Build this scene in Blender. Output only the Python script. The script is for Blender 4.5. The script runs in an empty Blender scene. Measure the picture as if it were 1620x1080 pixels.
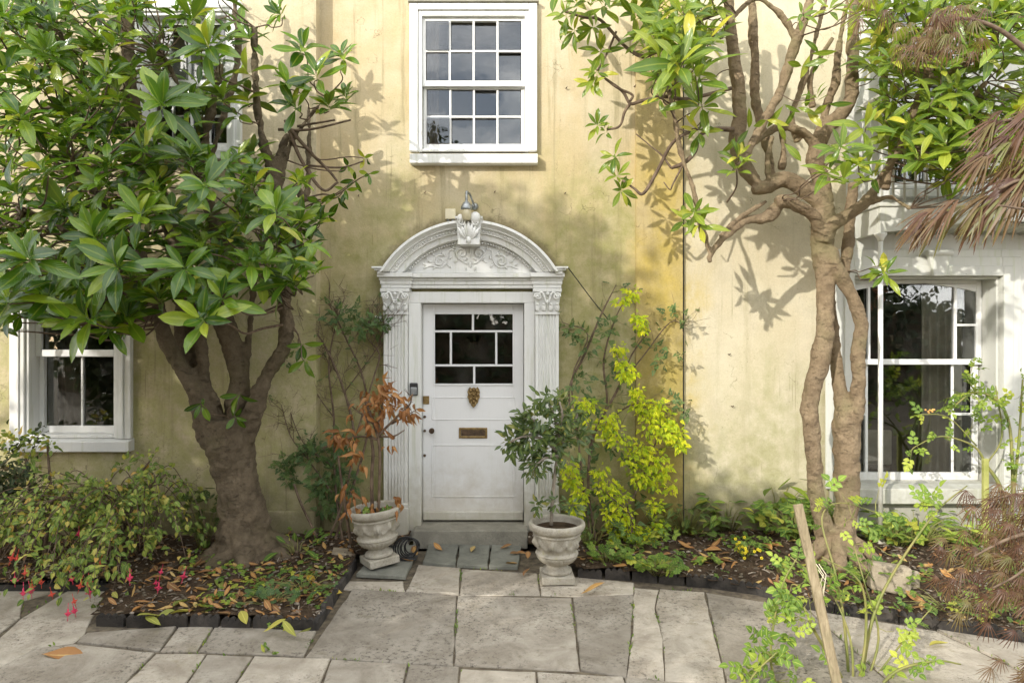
import bpy, bmesh, math, random
import numpy as np
from mathutils import Vector, Matrix, Euler, noise
R = math.radians
random.seed(7)
rng = random.Random(11)

# ---------------------------------------------------------------- camera, sky, sun, exposure
scene = bpy.context.scene
CAMY, CAMZ, F = -6.17, 1.9, 1080.0
cam_d = bpy.data.cameras.new('camera'); cam = bpy.data.objects.new('camera', cam_d)
scene.collection.objects.link(cam)
cam.location = (0, CAMY, CAMZ); cam.rotation_euler = (R(90), 0, 0)
cam_d.sensor_width = 36; cam_d.lens = 24; cam_d.shift_y = -20/1620
cam_d.clip_start = .05; cam_d.clip_end = 400
scene.camera = cam
SUN = Vector((.80, 1.0, -.52)).normalized()           # direction in which the light travels
w = bpy.data.worlds.new('World'); scene.world = w; w.use_nodes = True
nt = w.node_tree; nt.nodes.clear()
wo = nt.nodes.new('ShaderNodeOutputWorld'); bg = nt.nodes.new('ShaderNodeBackground')
sky = nt.nodes.new('ShaderNodeTexSky'); sky.sky_type = 'NISHITA'; sky.sun_disc = False
sky.sun_elevation = math.asin(-SUN.z)
sky.sun_rotation = math.atan2(-SUN.x, -SUN.y)
sky.air_density = 1.0; sky.dust_density = 1.5; sky.ozone_density = 1.0
tc = nt.nodes.new('ShaderNodeTexCoord')
mp = nt.nodes.new('ShaderNodeMapping'); mp.inputs['Scale'].default_value = (1.6, 1.6, 4.0)
cn = nt.nodes.new('ShaderNodeTexNoise'); cn.inputs['Scale'].default_value = 1.7
cn.inputs['Detail'].default_value = 7; cn.inputs['Roughness'].default_value = .55; cn.inputs['Distortion'].default_value = .4
cr = nt.nodes.new('ShaderNodeValToRGB'); cr.color_ramp.elements[0].position = .36; cr.color_ramp.elements[1].position = .62
cn2 = nt.nodes.new('ShaderNodeTexNoise'); cn2.inputs['Scale'].default_value = 2.6; cn2.inputs['Detail'].default_value = 5
cc = nt.nodes.new('ShaderNodeValToRGB')                 # cloud brightness: grey bellies, white tops
cc.color_ramp.elements[0].position = .35; cc.color_ramp.elements[0].color = (7.5, 7.7, 8.3, 1)
cc.color_ramp.elements[1].position = .68; cc.color_ramp.elements[1].color = (29, 28.3, 27, 1)
mx = nt.nodes.new('ShaderNodeMixRGB')
L = nt.links.new
L(tc.outputs['Generated'], mp.inputs['Vector']); L(mp.outputs[0], cn.inputs['Vector']); L(mp.outputs[0], cn2.inputs['Vector'])
L(cn.outputs[0], cr.inputs[0]); L(cn2.outputs[0], cc.inputs[0])
L(cr.outputs[0], mx.inputs[0]); L(sky.outputs[0], mx.inputs[1]); L(cc.outputs[0], mx.inputs[2])
L(mx.outputs[0], bg.inputs[0]); L(bg.outputs[0], wo.inputs[0])
bg.inputs[1].default_value = .15
sd = bpy.data.lights.new('sun', 'SUN'); sd.energy = 2.6; sd.angle = R(.6); sd.color = (1, .95, .87)
so = bpy.data.objects.new('sun', sd); scene.collection.objects.link(so)
so.rotation_euler = SUN.to_track_quat('-Z', 'Y').to_euler(); so.location = (-8, -14, 9)
vs = scene.view_settings; vs.view_transform = 'Standard'; vs.look = 'None'; vs.gamma = 1; vs.use_curve_mapping = False
vs.exposure = .62
scene.cycles.max_bounces = 6; scene.cycles.transparent_max_bounces = 12; scene.cycles.glossy_bounces = 3
scene.cycles.diffuse_bounces = 3; scene.cycles.transmission_bounces = 4
scene.cycles.caustics_reflective = False; scene.cycles.caustics_refractive = False
scene.cycles.use_denoising = True
scene.cycles.sample_clamp_indirect = 6

# ---------------------------------------------------------------- helpers
def P(px, py, y):
    "photo position at a known distance from the facade -> metres"
    d = y - CAMY
    return Vector(((px-810)*d/F, y, CAMZ-(py-520)*d/F))
def X(px, y=0): return (px-810)*(y-CAMY)/F
def Z(py, y=0): return CAMZ-(py-520)*(y-CAMY)/F
def G(px, py, z=0):
    d = F*(CAMZ-z)/(py-520)
    return Vector(((px-810)*d/F, d+CAMY, z))
COL = scene.collection
def tag(o, label=None, cat=None, group=None, kind=None):
    if label: o['label'] = label
    if cat: o['category'] = cat
    if group: o['group'] = group
    if kind: o['kind'] = kind
    return o
def empty(name, loc, label=None, cat=None, group=None, rz=0):
    o = bpy.data.objects.new(name, None); COL.objects.link(o); o.location = loc; o.rotation_euler = (0, 0, rz)
    o.empty_display_size = .1
    return tag(o, label, cat, group)
def link(name, me, parent=None, local=False):
    o = bpy.data.objects.new(name, me); COL.objects.link(o)
    if parent is not None:
        o.parent = parent
        if parent.type == 'EMPTY' and not local: o.location = -parent.location
    return o
class MB:
    def __init__(s): s.v = []; s.f = []; s.m = []; s.s = []; s.a = []
    def face(s, idx, mi=0, sm=False): s.f.append(idx); s.m.append(mi); s.s.append(sm)
    def box(s, x0, x1, y0, y1, z0, z1, mi=0):
        n = len(s.v)
        s.v += [(x0,y0,z0),(x1,y0,z0),(x1,y1,z0),(x0,y1,z0),(x0,y0,z1),(x1,y0,z1),(x1,y1,z1),(x0,y1,z1)]
        for q in ((0,3,2,1),(4,5,6,7),(0,1,5,4),(1,2,6,5),(2,3,7,6),(3,0,4,7)): s.face([n+i for i in q], mi)
        return s
    def frame(s, x0, x1, z0, z1, l, r, t, b, y0, y1):
        "a rectangular frame of four butted boards, outer size given"
        s.box(x0, x0+l, y0, y1, z0, z1); s.box(x1-r, x1, y0, y1, z0, z1)
        if t: s.box(x0+l, x1-r, y0, y1, z1-t, z1)
        if b: s.box(x0+l, x1-r, y0, y1, z0, z0+b)
        return s
    def prism(s, pts, y0, y1, mi=0):
        "polygon in x,z (counter-clockwise seen from the camera), extruded from y0 (front) to y1"
        n = len(s.v); k = len(pts)
        s.v += [(p[0], y0, p[1]) for p in pts] + [(p[0], y1, p[1]) for p in pts]
        s.face(list(range(n, n+k)), mi); s.face(list(range(n+2*k-1, n+k-1, -1)), mi)
        for i in range(k): j = (i+1) % k; s.face([n+j, n+i, n+k+i, n+k+j], mi)
        return s
    def slab(s, pts, z0, z1, mi=0):
        "polygon in x,y (counter-clockwise from above) from z0 up to z1"
        n = len(s.v); k = len(pts)
        s.v += [(p[0], p[1], z0) for p in pts] + [(p[0], p[1], z1) for p in pts]
        s.face(list(range(n+k-1, n-1, -1)), mi); s.face(list(range(n+k, n+2*k)), mi)
        for i in range(k): j = (i+1) % k; s.face([n+i, n+j, n+k+j, n+k+i], mi)
        return s
    def tube(s, pts, rad, seg=8, mi=0, cap=True, wob=0, flat=1):
        pts = [Vector(p) for p in pts]; k = len(pts)
        if not hasattr(rad, '__len__'): rad = [rad]*k
        n0 = len(s.v); up = None
        for i, p in enumerate(pts):
            t = (pts[min(i+1, k-1)]-pts[max(i-1, 0)])
            t = t.normalized() if t.length > 1e-9 else Vector((0,0,1))
            if up is None:
                up = Vector((0, -1, 0)) if abs(t.y) < .9 else Vector((1, 0, 0))
            a = (up - t*up.dot(t)); a = a.normalized() if a.length > 1e-6 else t.orthogonal().normalized()
            up = a; b = t.cross(a)
            for j in range(seg):
                th = 2*math.pi*j/seg; r = rad[i]
                if wob: r *= 1+wob*noise.noise(p*9+Vector((math.cos(th)*1.3, math.sin(th)*1.3, 0)))
                s.v.append(tuple(p+a*(math.cos(th)*r*flat)+b*(math.sin(th)*r)))
        for i in range(k-1):
            for j in range(seg):
                a0 = n0+i*seg+j; a1 = n0+i*seg+(j+1) % seg
                s.face([a0, a1, a1+seg, a0+seg], mi, True)
        if cap:
            s.face([n0+j for j in range(seg)][::-1], mi); s.face([n0+(k-1)*seg+j for j in range(seg)], mi)
        return s
    def lathe(s, prof, c=(0,0,0), seg=32, mi=0, fn=None, cap=False):
        "profile of (r, z); fn(theta, r, z) -> r"
        n0 = len(s.v); k = len(prof)
        for r, z in prof:
            for j in range(seg):
                th = 2*math.pi*j/seg; rr = fn(th, r, z) if fn else r
                s.v.append((c[0]+rr*math.cos(th), c[1]+rr*math.sin(th), c[2]+z))
        for i in range(k-1):
            for j in range(seg):
                a0 = n0+i*seg+j; a1 = n0+i*seg+(j+1) % seg
                s.face([a0, a1, a1+seg, a0+seg], mi, True)
        if cap:
            s.face([n0+j for j in range(seg)][::-1], mi); s.face([n0+(k-1)*seg+j for j in range(seg)], mi)
        return s
    def ball(s, c, rx, ry, rz, seg=10, rings=6, mi=0, rot=None):
        n0 = len(s.v); c = Vector(c)
        for i in range(rings+1):
            ph = math.pi*i/rings
            for j in range(seg):
                th = 2*math.pi*j/seg
                q = Vector((rx*math.sin(ph)*math.cos(th), ry*math.sin(ph)*math.sin(th), rz*math.cos(ph)))
                if rot: q = rot @ q
                s.v.append(tuple(c+q))
        for i in range(rings):
            for j in range(seg):
                a0 = n0+i*seg+j; a1 = n0+i*seg+(j+1) % seg
                s.face([a0, a0+seg, a1+seg, a1], mi, True)
        return s
    def mesh(s, name, mats, smooth=False):
        me = bpy.data.meshes.new(name)
        me.from_pydata(s.v, [], s.f)
        for m in (mats if isinstance(mats, (list, tuple)) else [mats]): me.materials.append(m)
        me.polygons.foreach_set('material_index', s.m)
        me.polygons.foreach_set('use_smooth', [True]*len(s.f) if smooth else s.s)
        me.update(); return me
    def build(s, name, mats, parent=None, bevel=0, smooth=False, local=False, seg=2):
        if parent is None and not local:
            a = np.array(s.v); lo, hi = a.min(0), a.max(0); c = Vector(((lo[0]+hi[0])/2, (lo[1]+hi[1])/2, lo[2]))
            s.v = [tuple(q) for q in (a-np.array(c))]
        me = s.mesh(name, mats, smooth)
        o = link(name, me, parent, local)
        if parent is None and not local: o.location = c
        if bevel:
            b = o.modifiers.new('bevel', 'BEVEL'); b.width = bevel; b.segments = seg; b.limit_method = 'ANGLE'; b.angle_limit = R(35)
            b.harden_normals = False
        return o
def cmr(pts, n=6):
    "Catmull-Rom resample of points given as tuples of any length"
    p = [np.array(q, float) for q in pts]; p = [2*p[0]-p[1]]+p+[2*p[-1]-p[-2]]; out = []
    for i in range(1, len(p)-2):
        for k in range(n):
            t = k/n; a, b, c, d = p[i-1], p[i], p[i+1], p[i+2]
            out.append(.5*((2*b)+(-a+c)*t+(2*a-5*b+4*c-d)*t*t+(-a+3*b-3*c+d)*t**3))
    out.append(p[-2]); return out

# ---------------------------------------------------------------- materials
def newmat(name):
    m = bpy.data.materials.new(name); m.use_nodes = True
    nt = m.node_tree; b = nt.nodes['Principled BSDF']
    return m, nt, b
def noise_node(nt, vec, scale, detail=4, rough=.55, dist=0):
    n = nt.nodes.new('ShaderNodeTexNoise'); n.inputs['Scale'].default_value = scale; n.inputs['Detail'].default_value = detail
    n.inputs['Roughness'].default_value = rough; n.inputs['Distortion'].default_value = dist
    if vec is not None: nt.links.new(vec, n.inputs['Vector'])
    return n.outputs[0]
def ramp(nt, fac, stops):
    n = nt.nodes.new('ShaderNodeValToRGB'); e = n.color_ramp.elements
    e[0].position, e[0].color = stops[0][0], col4(stops[0][1]); e[1].position, e[1].color = stops[-1][0], col4(stops[-1][1])
    for p, c in stops[1:-1]:
        q = e.new(p); q.color = col4(c)
    nt.links.new(fac, n.inputs[0]); return n.outputs[0]
def col4(c):
    if not hasattr(c, '__len__'): c = (c, c, c)
    return (c[0], c[1], c[2], 1)
def mix(nt, fac, a, b, mode='MIX'):
    n = nt.nodes.new('ShaderNodeMixRGB'); n.blend_type = mode
    for s, q in ((0, fac), (1, a), (2, b)):
        if hasattr(q, 'links'): nt.links.new(q, n.inputs[s])
        elif s == 0: n.inputs[0].default_value = q
        else: n.inputs[s].default_value = col4(q)
    return n.outputs[0]
def mth(nt, op, a, b=0, clamp=False):
    n = nt.nodes.new('ShaderNodeMath'); n.operation = op; n.use_clamp = clamp
    for s, q in ((0, a), (1, b)):
        if hasattr(q, 'links'): nt.links.new(q, n.inputs[s])
        else: n.inputs[s].default_value = q
    return n.outputs[0]
def pos(nt, scale=(1,1,1), obj=False):
    if obj:
        g = nt.nodes.new('ShaderNodeTexCoord'); o = g.outputs['Object']
    else:
        g = nt.nodes.new('ShaderNodeNewGeometry'); o = g.outputs['Position']
    m = nt.nodes.new('ShaderNodeMapping'); m.inputs['Scale'].default_value = scale
    nt.links.new(o, m.inputs['Vector']); return m.outputs[0]
def sep(nt, vec):
    n = nt.nodes.new('ShaderNodeSeparateXYZ'); nt.links.new(vec, n.inputs[0]); return n.outputs
def bump(nt, b, h, strength=.3, dist=.01):
    n = nt.nodes.new('ShaderNodeBump'); n.inputs['Strength'].default_value = strength; n.inputs['Distance'].default_value = dist
    nt.links.new(h, n.inputs['Height']); nt.links.new(n.outputs[0], b.inputs['Normal'])
def setb(nt, b, **k):
    for n, v in k.items():
        n = {'rough': 'Roughness', 'spec': 'Specular IOR Level', 'metal': 'Metallic', 'col': 'Base Color'}[n]
        if hasattr(v, 'links'): nt.links.new(v, b.inputs[n])
        else: b.inputs[n].default_value = col4(v) if n == 'Base Color' else v
def simple(name, c1, c2, scale=6, rough=.6, bmp=0, bscale=60, spec=.4, metal=0, obj=False, bd=.004, lo=.35, hi=.65, rnd=0):
    m, nt, b = newmat(name); p = pos(nt, obj=obj)
    c = ramp(nt, noise_node(nt, p, scale, 6), [(lo, c1), (hi, c2)])
    if rnd:
        oi = nt.nodes.new('ShaderNodeObjectInfo')
        c = mix(nt, 1, c, ramp(nt, oi.outputs['Random'], [(0, 1-rnd), (1, 1+rnd)]), 'MULTIPLY')
    setb(nt, b, col=c, rough=rough, spec=spec, metal=metal)
    if bmp: bump(nt, b, noise_node(nt, p, bscale, 5), bmp, bd)
    return m
def zone(nt, v, a, b):
    "0..1 smooth step of v between a and b"
    n = nt.nodes.new('ShaderNodeMapRange'); n.interpolation_type = 'SMOOTHSTEP'
    n.inputs[1].default_value = a; n.inputs[2].default_value = b; nt.links.new(v, n.inputs[0]); return n.outputs[0]

def stucco(name, base, sand, algae, grime, alg_top=2.6, alg=.8, streak=.5, ochre=None, och=.0, arch=False, oband=None):
    m, nt, b = newmat(name); p = pos(nt); s = sep(nt, p)
    big = noise_node(nt, p, 1.1, 6, .6, .6)
    c = ramp(nt, big, [(.34, base), (.62, sand)])
    c = mix(nt, mth(nt, 'MULTIPLY', zone(nt, noise_node(nt, p, 4.5, 8, .65), .42, .7), .45), c, tuple(v*.78 for v in sand))
    if ochre:
        c = mix(nt, mth(nt, 'MULTIPLY', zone(nt, noise_node(nt, pos(nt, (1.2, 1, .5)), 1.7, 7, .6, .5), .40, .66), och), c, ochre)
    # ochre lichen stain that has spread from the damp render joint in a ragged, soft-edged stretch
    jx = mth(nt, 'ADD', mth(nt, 'ABSOLUTE', mth(nt, 'SUBTRACT', s[0], 1.38)), mth(nt, 'MULTIPLY', mth(nt, 'SUBTRACT', noise_node(nt, pos(nt, (1.6, 1, .9)), 2.2, 8, .68, .6), .5), .9))
    jz = mth(nt, 'ADD', s[2], mth(nt, 'MULTIPLY', mth(nt, 'SUBTRACT', noise_node(nt, p, 2.1, 7, .65), .5), 2.0))
    jm = mth(nt, 'MULTIPLY', mth(nt, 'SUBTRACT', 1, zone(nt, jx, .05, .42)), mth(nt, 'SUBTRACT', 1, zone(nt, jz, 2.7, 4.2)))
    c = mix(nt, mth(nt, 'MULTIPLY', jm, mth(nt, 'ADD', .35, mth(nt, 'MULTIPLY', zone(nt, noise_node(nt, p, 6, 8, .7), .35, .65), .5))), c, (.53, .40, .10))
    # algae: grows from the damp foot of the wall upwards in ragged patches
    ragged = mth(nt, 'ADD', s[2], mth(nt, 'MULTIPLY', mth(nt, 'SUBTRACT', noise_node(nt, pos(nt, (1.0, 1, .6)), 1.5, 8, .65, .7), .5), -4.2))
    am = mth(nt, 'SUBTRACT', 1, zone(nt, ragged, alg_top-1.7, alg_top+.5))
    am = mth(nt, 'MULTIPLY', am, mth(nt, 'MULTIPLY', zone(nt, noise_node(nt, p, 7, 9, .7), .22, .66), alg))
    c = mix(nt, am, c, algae)
    # rain streaks
    st = zone(nt, noise_node(nt, pos(nt, (5.5, 1, .28)), 1.6, 9, .7, .15), .52, .70)
    c = mix(nt, mth(nt, 'MULTIPLY', st, streak), c, grime)
    st2 = mth(nt, 'MULTIPLY', zone(nt, noise_node(nt, pos(nt, (24, 1, .7)), 1.5, 6, .6, .1), .60, .68), zone(nt, noise_node(nt, p, 1.3, 3), .50, .62))
    c = mix(nt, mth(nt, 'MULTIPLY', st2, .55), c, tuple(v*.7 for v in grime))
    # hairline cracks and black mould specks
    vo = nt.nodes.new('ShaderNodeTexVoronoi'); vo.feature = 'DISTANCE_TO_EDGE'; vo.inputs['Scale'].default_value = .9
    dv = nt.nodes.new('ShaderNodeVectorMath'); dv.operation = 'ADD'; nn = nt.nodes.new('ShaderNodeTexNoise'); nn.inputs['Scale'].default_value = 3.5; nn.inputs['Detail'].default_value = 6
    nt.links.new(p, nn.inputs['Vector']); nt.links.new(p, dv.inputs[0]); nt.links.new(nn.outputs['Color'], dv.inputs[1]); nt.links.new(dv.outputs[0], vo.inputs['Vector'])
    ck = mth(nt, 'MULTIPLY', mth(nt, 'SUBTRACT', 1, zone(nt, vo.outputs['Distance'], .0, .006)), zone(nt, noise_node(nt, p, 1.9, 3), .52, .60))
    c = mix(nt, mth(nt, 'MULTIPLY', ck, .6), c, tuple(v*.45 for v in grime))
    mo_ = mth(nt, 'MULTIPLY', zone(nt, noise_node(nt, p, 44, 5, .7), .57, .66), zone(nt, noise_node(nt, p, 1.7, 6, .65), .48, .66))
    c = mix(nt, mth(nt, 'MULTIPLY', mo_, .6), c, tuple(v*.5 for v in grime))
    # splash dirt at the foot
    ft = mth(nt, 'SUBTRACT', 1, zone(nt, mth(nt, 'ADD', s[2], mth(nt, 'MULTIPLY', noise_node(nt, p, 5, 6), -.5)), -.1, .35))
    c = mix(nt, mth(nt, 'MULTIPLY', ft, .75), c, tuple(v*.55 for v in grime))
    if arch:
        # moss and soot gathered along the top of the arched pediment
        dx = mth(nt, 'ADD', s[0], .371); dz = mth(nt, 'ADD', s[2], -1.952)
        rr = mth(nt, 'SQRT', mth(nt, 'ADD', mth(nt, 'MULTIPLY', dx, dx), mth(nt, 'MULTIPLY', dz, dz)))
        rr = mth(nt, 'ADD', rr, mth(nt, 'MULTIPLY', mth(nt, 'SUBTRACT', noise_node(nt, p, 9, 8, .7), .5), .22))
        hm = mth(nt, 'MULTIPLY', mth(nt, 'SUBTRACT', 1, zone(nt, rr, .91, 1.03)), zone(nt, s[2], 2.36, 2.42))
        c = mix(nt, mth(nt, 'MULTIPLY', hm, .8), c, (.13, .105, .055))
    # pinholes and grain
    fine = noise_node(nt, p, 70, 4, .7)
    c = mix(nt, mth(nt, 'MULTIPLY', zone(nt, noise_node(nt, p, 26, 6, .75), .60, .74), .55), c, tuple(v*.6 for v in grime))
    c = mix(nt, .35, c, ramp(nt, fine, [(.3, .55), (.7, 1.0)]), 'MULTIPLY')
    setb(nt, b, col=c, rough=.93, spec=.15)
    h = mth(nt, 'ADD', mth(nt, 'MULTIPLY', fine, .35), mth(nt, 'MULTIPLY', noise_node(nt, p, 9, 6), 1.2))
    bump(nt, b, h, .5, .012)
    return m
M = {}
M['stucco'] = stucco('stucco', (.63, .55, .395), (.56, .465, .285), (.315, .31, .115), (.28, .24, .125), 3.5, 1.0, .7, (.54, .41, .21), .45, True)
M['stucco_cream'] = stucco('stucco_cream', (.68, .62, .465), (.62, .55, .395), (.36, .345, .17), (.38, .34, .20), 1.7, .9, .45, (.56, .475, .28), .3)
M['stucco_left'] = stucco('stucco_left', (.64, .56, .40), (.58, .49, .32), (.39, .375, .155), (.31, .27, .15), 3.2, .85, .65)
M['stucco_ochre'] = stucco('stucco_ochre', (.56, .46, .28), (.52, .41, .21), (.27, .225, .06), (.31, .24, .10), 2.7, .95, .45, (.55, .43, .18), .5)
def paint(name, c, dirt, amt=.5, top=1.0, rough=.42, gr=(.52, .55, .40)):
    m, nt, b = newmat(name); p = pos(nt); s = sep(nt, p)
    col = mix(nt, mth(nt, 'MULTIPLY', zone(nt, noise_node(nt, p, 3.2, 8, .7), .45, .72), amt*.55), c, tuple(v*.86 for v in c))
    st = zone(nt, noise_node(nt, pos(nt, (16, 16, .9)), 1.5, 7, .66), .50, .72)
    col = mix(nt, mth(nt, 'MULTIPLY', st, amt*.6), col, gr)
    low = mth(nt, 'SUBTRACT', 1, zone(nt, mth(nt, 'ADD', s[2], mth(nt, 'MULTIPLY', noise_node(nt, p, 8, 8, .7), -.9)), -.35, .35))
    col = mix(nt, mth(nt, 'MULTIPLY', low, .7), col, dirt)
    ch = zone(nt, noise_node(nt, p, 38, 8, .78), .64, .69)
    col = mix(nt, mth(nt, 'MULTIPLY', ch, amt), col, dirt)
    setb(nt, b, col=col, rough=rough, spec=.35)
    bump(nt, b, mth(nt, 'ADD', noise_node(nt, p, 45, 5), mth(nt, 'MULTIPLY', noise_node(nt, pos(nt, (40, 40, 3)), 2, 4), .6)), .12, .006)
    return m
M['white'] = paint('white_paint', (.755, .755, .725), (.33, .29, .19), .85, gr=(.47, .49, .33))
M['white_old'] = paint('weathered_white_paint', (.62, .62, .565), (.23, .21, .14), 1.1, rough=.6)
M['door'] = paint('door_paint', (.765, .765, .755), (.48, .43, .34), .2, rough=.36)
M['white_bay'] = paint('bay_render_white', (.64, .635, .585), (.27, .25, .18), 1.0, rough=.75)
M['sash'] = paint('sash_paint', (.82, .82, .80), (.45, .42, .33), .35)
def stone(name, c1, c2, dark, scale=5, obj=True, pit=.5, bmp=.6, rnd=.12, moss=None):
    m, nt, b = newmat(name); p = pos(nt, obj=obj)
    oi = nt.nodes.new('ShaderNodeObjectInfo')
    va = nt.nodes.new('ShaderNodeVectorMath'); va.operation = 'ADD'; nt.links.new(p, va.inputs[0])
    cmb = nt.nodes.new('ShaderNodeCombineXYZ'); r10 = mth(nt, 'MULTIPLY', oi.outputs['Random'], 17)
    for i in range(3): nt.links.new(r10, cmb.inputs[i])
    nt.links.new(cmb.outputs[0], va.inputs[1]); p = va.outputs[0]
    c = ramp(nt, noise_node(nt, p, scale, 8, .65, .5), [(.33, c1), (.66, c2)])
    spk = zone(nt, noise_node(nt, p, scale*9, 8, .8), .50, .64)
    big = zone(nt, noise_node(nt, p, scale*.6, 5), .38, .60)
    c = mix(nt, mth(nt, 'MULTIPLY', mth(nt, 'MULTIPLY', spk, big), pit), c, dark)
    lt = zone(nt, noise_node(nt, p, scale*4.3, 7, .75), .60, .70)
    c = mix(nt, mth(nt, 'MULTIPLY', lt, .35), c, tuple(min(.8, v*1.35) for v in c2))
    if moss: c = mix(nt, mth(nt, 'MULTIPLY', zone(nt, noise_node(nt, p, scale*1.6, 8, .7), .55, .72), .6), c, moss)
    c = mix(nt, 1, c, ramp(nt, oi.outputs['Random'], [(0, 1-rnd), (1, 1+rnd)]), 'MULTIPLY')
    setb(nt, b, col=c, rough=.88, spec=.2)
    h = mth(nt, 'ADD', noise_node(nt, p, scale*2.2, 8, .7), mth(nt, 'MULTIPLY', noise_node(nt, p, scale*11, 6, .7), .5))
    bump(nt, b, h, bmp, .02)
    return m
M['york'] = stone('york_stone', (.28, .243, .19), (.485, .437, .36), (.10, .085, .065), 4.0, pit=.95, bmp=.9, rnd=.27, moss=(.25, .215, .14))
M['urn'] = stone('cast_stone', (.32, .29, .23), (.47, .435, .36), (.12, .105, .075), 8, pit=.6, bmp=.45, rnd=.04, moss=(.33, .31, .16))
M['slate'] = stone('slate', (.15, .15, .125), (.24, .24, .20), (.07, .07, .06), 5, pit=.5, bmp=.35, rnd=.1)
M['step'] = stone('step_stone', (.22, .205, .165), (.33, .31, .25), (.09, .085, .07), 6, pit=.5, bmp=.4)
M['tile'] = stone('edging_tile', (.030, .028, .026), (.075, .065, .055), (.02, .02, .018), 9, pit=.6, bmp=.5, rnd=.25)
M['rock'] = stone('field_stone', (.30, .25, .18), (.42, .36, .26), (.12, .10, .07), 6, pit=.6, bmp=.8, moss=(.20, .20, .07))
def soil_mat():
    m, nt, b = newmat('soil'); p = pos(nt)
    c = ramp(nt, noise_node(nt, p, 9, 9, .75), [(.32, (.030, .020, .013)), (.55, (.105, .072, .046)), (.74, (.21, .155, .10))])
    c = mix(nt, mth(nt, 'MULTIPLY', zone(nt, noise_node(nt, p, 2.2, 6), .5, .7), .5), c, (.12, .085, .05))
    c = mix(nt, mth(nt, 'MULTIPLY', zone(nt, noise_node(nt, p, 60, 5, .7), .64, .70), .7), c, (.24, .19, .13))
    setb(nt, b, col=c, rough=.96, spec=.12)
    bump(nt, b, mth(nt, 'ADD', noise_node(nt, p, 24, 8, .75), noise_node(nt, p, 90, 4)), 1, .03)
    return m
M['soil'] = soil_mat()
M['dirt_joint'] = simple('joint_dirt', (.07, .055, .038), (.17, .14, .095), 20, .95, .6, 60)
def bark(name, c1, c2, dark, moss, mo=.4):
    m, nt, b = newmat(name); p = pos(nt)
    c = ramp(nt, noise_node(nt, p, 7, 9, .7, .4), [(.3, c1), (.68, c2)])
    rings = zone(nt, noise_node(nt, pos(nt, (9, 9, 20)), 1.6, 7, .7, .8), .54, .72)
    c = mix(nt, mth(nt, 'MULTIPLY', rings, .5), c, dark)
    len_ = zone(nt, noise_node(nt, pos(nt, (16, 16, 60)), 2, 5, .6), .60, .70)
    c = mix(nt, mth(nt, 'MULTIPLY', len_, .45), c, dark)
    c = mix(nt, mth(nt, 'MULTIPLY', zone(nt, noise_node(nt, p, 16, 7, .7), .52, .7), .35), c, tuple(min(1, v*1.35) for v in c2))
    c = mix(nt, mth(nt, 'MULTIPLY', zone(nt, noise_node(nt, p, 55, 6, .75), .56, .68), .6), c, dark)
    c = mix(nt, mth(nt, 'MULTIPLY', zone(nt, noise_node(nt, p, 2.6, 6, .6), .48, .70), mo), c, moss)
    setb(nt, b, col=c, rough=.85, spec=.22)
    h = mth(nt, 'ADD', mth(nt, 'MULTIPLY', rings, .6), mth(nt, 'ADD', noise_node(nt, p, 22, 8, .7), mth(nt, 'MULTIPLY', noise_node(nt, p, 90, 4, .7), .4)))
    bump(nt, b, mth(nt, 'ADD', h, mth(nt, 'MULTIPLY', noise_node(nt, pos(nt, (1, 1, .45)), 130, 6, .75), .7)), .95, .018)
    return m
M['bark_dark'] = bark('bark_dark', (.095, .072, .046), (.205, .16, .105), (.04, .03, .02), (.15, .14, .06), .4)
M['bark_tan'] = bark('bark_tan', (.19, .135, .082), (.35, .265, .165), (.07, .048, .03), (.25, .225, .11), .6)
M['twig'] = simple('twig_bark', (.085, .055, .035), (.19, .135, .09), 20, .8, .4, 80)
M['twig_grey'] = simple('twig_grey', (.20, .17, .13), (.33, .28, .22), 20, .8, .4, 80)
M['twig_green'] = simple('cane_green', (.16, .19, .045), (.27, .24, .08), 12, .55)
def grain():
    m, nt, b = newmat('stake_wood'); p = pos(nt, (42, 42, 2.2)); q = pos(nt)
    c = ramp(nt, noise_node(nt, p, 1.3, 6, .65, .6), [(.3, (.16, .125, .075)), (.55, (.31, .25, .155)), (.75, (.42, .35, .23))])
    c = mix(nt, mth(nt, 'MULTIPLY', zone(nt, noise_node(nt, q, 9, 6), .5, .7), .5), c, (.24, .22, .12))
    setb(nt, b, col=c, rough=.8, spec=.2); bump(nt, b, noise_node(nt, p, 1.5, 6), .6, .006); return m
M['wood'] = grain()
M['green_stake'] = simple('green_stake', (.28, .30, .07), (.42, .42, .14), 9, .8, .4, 50)
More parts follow.
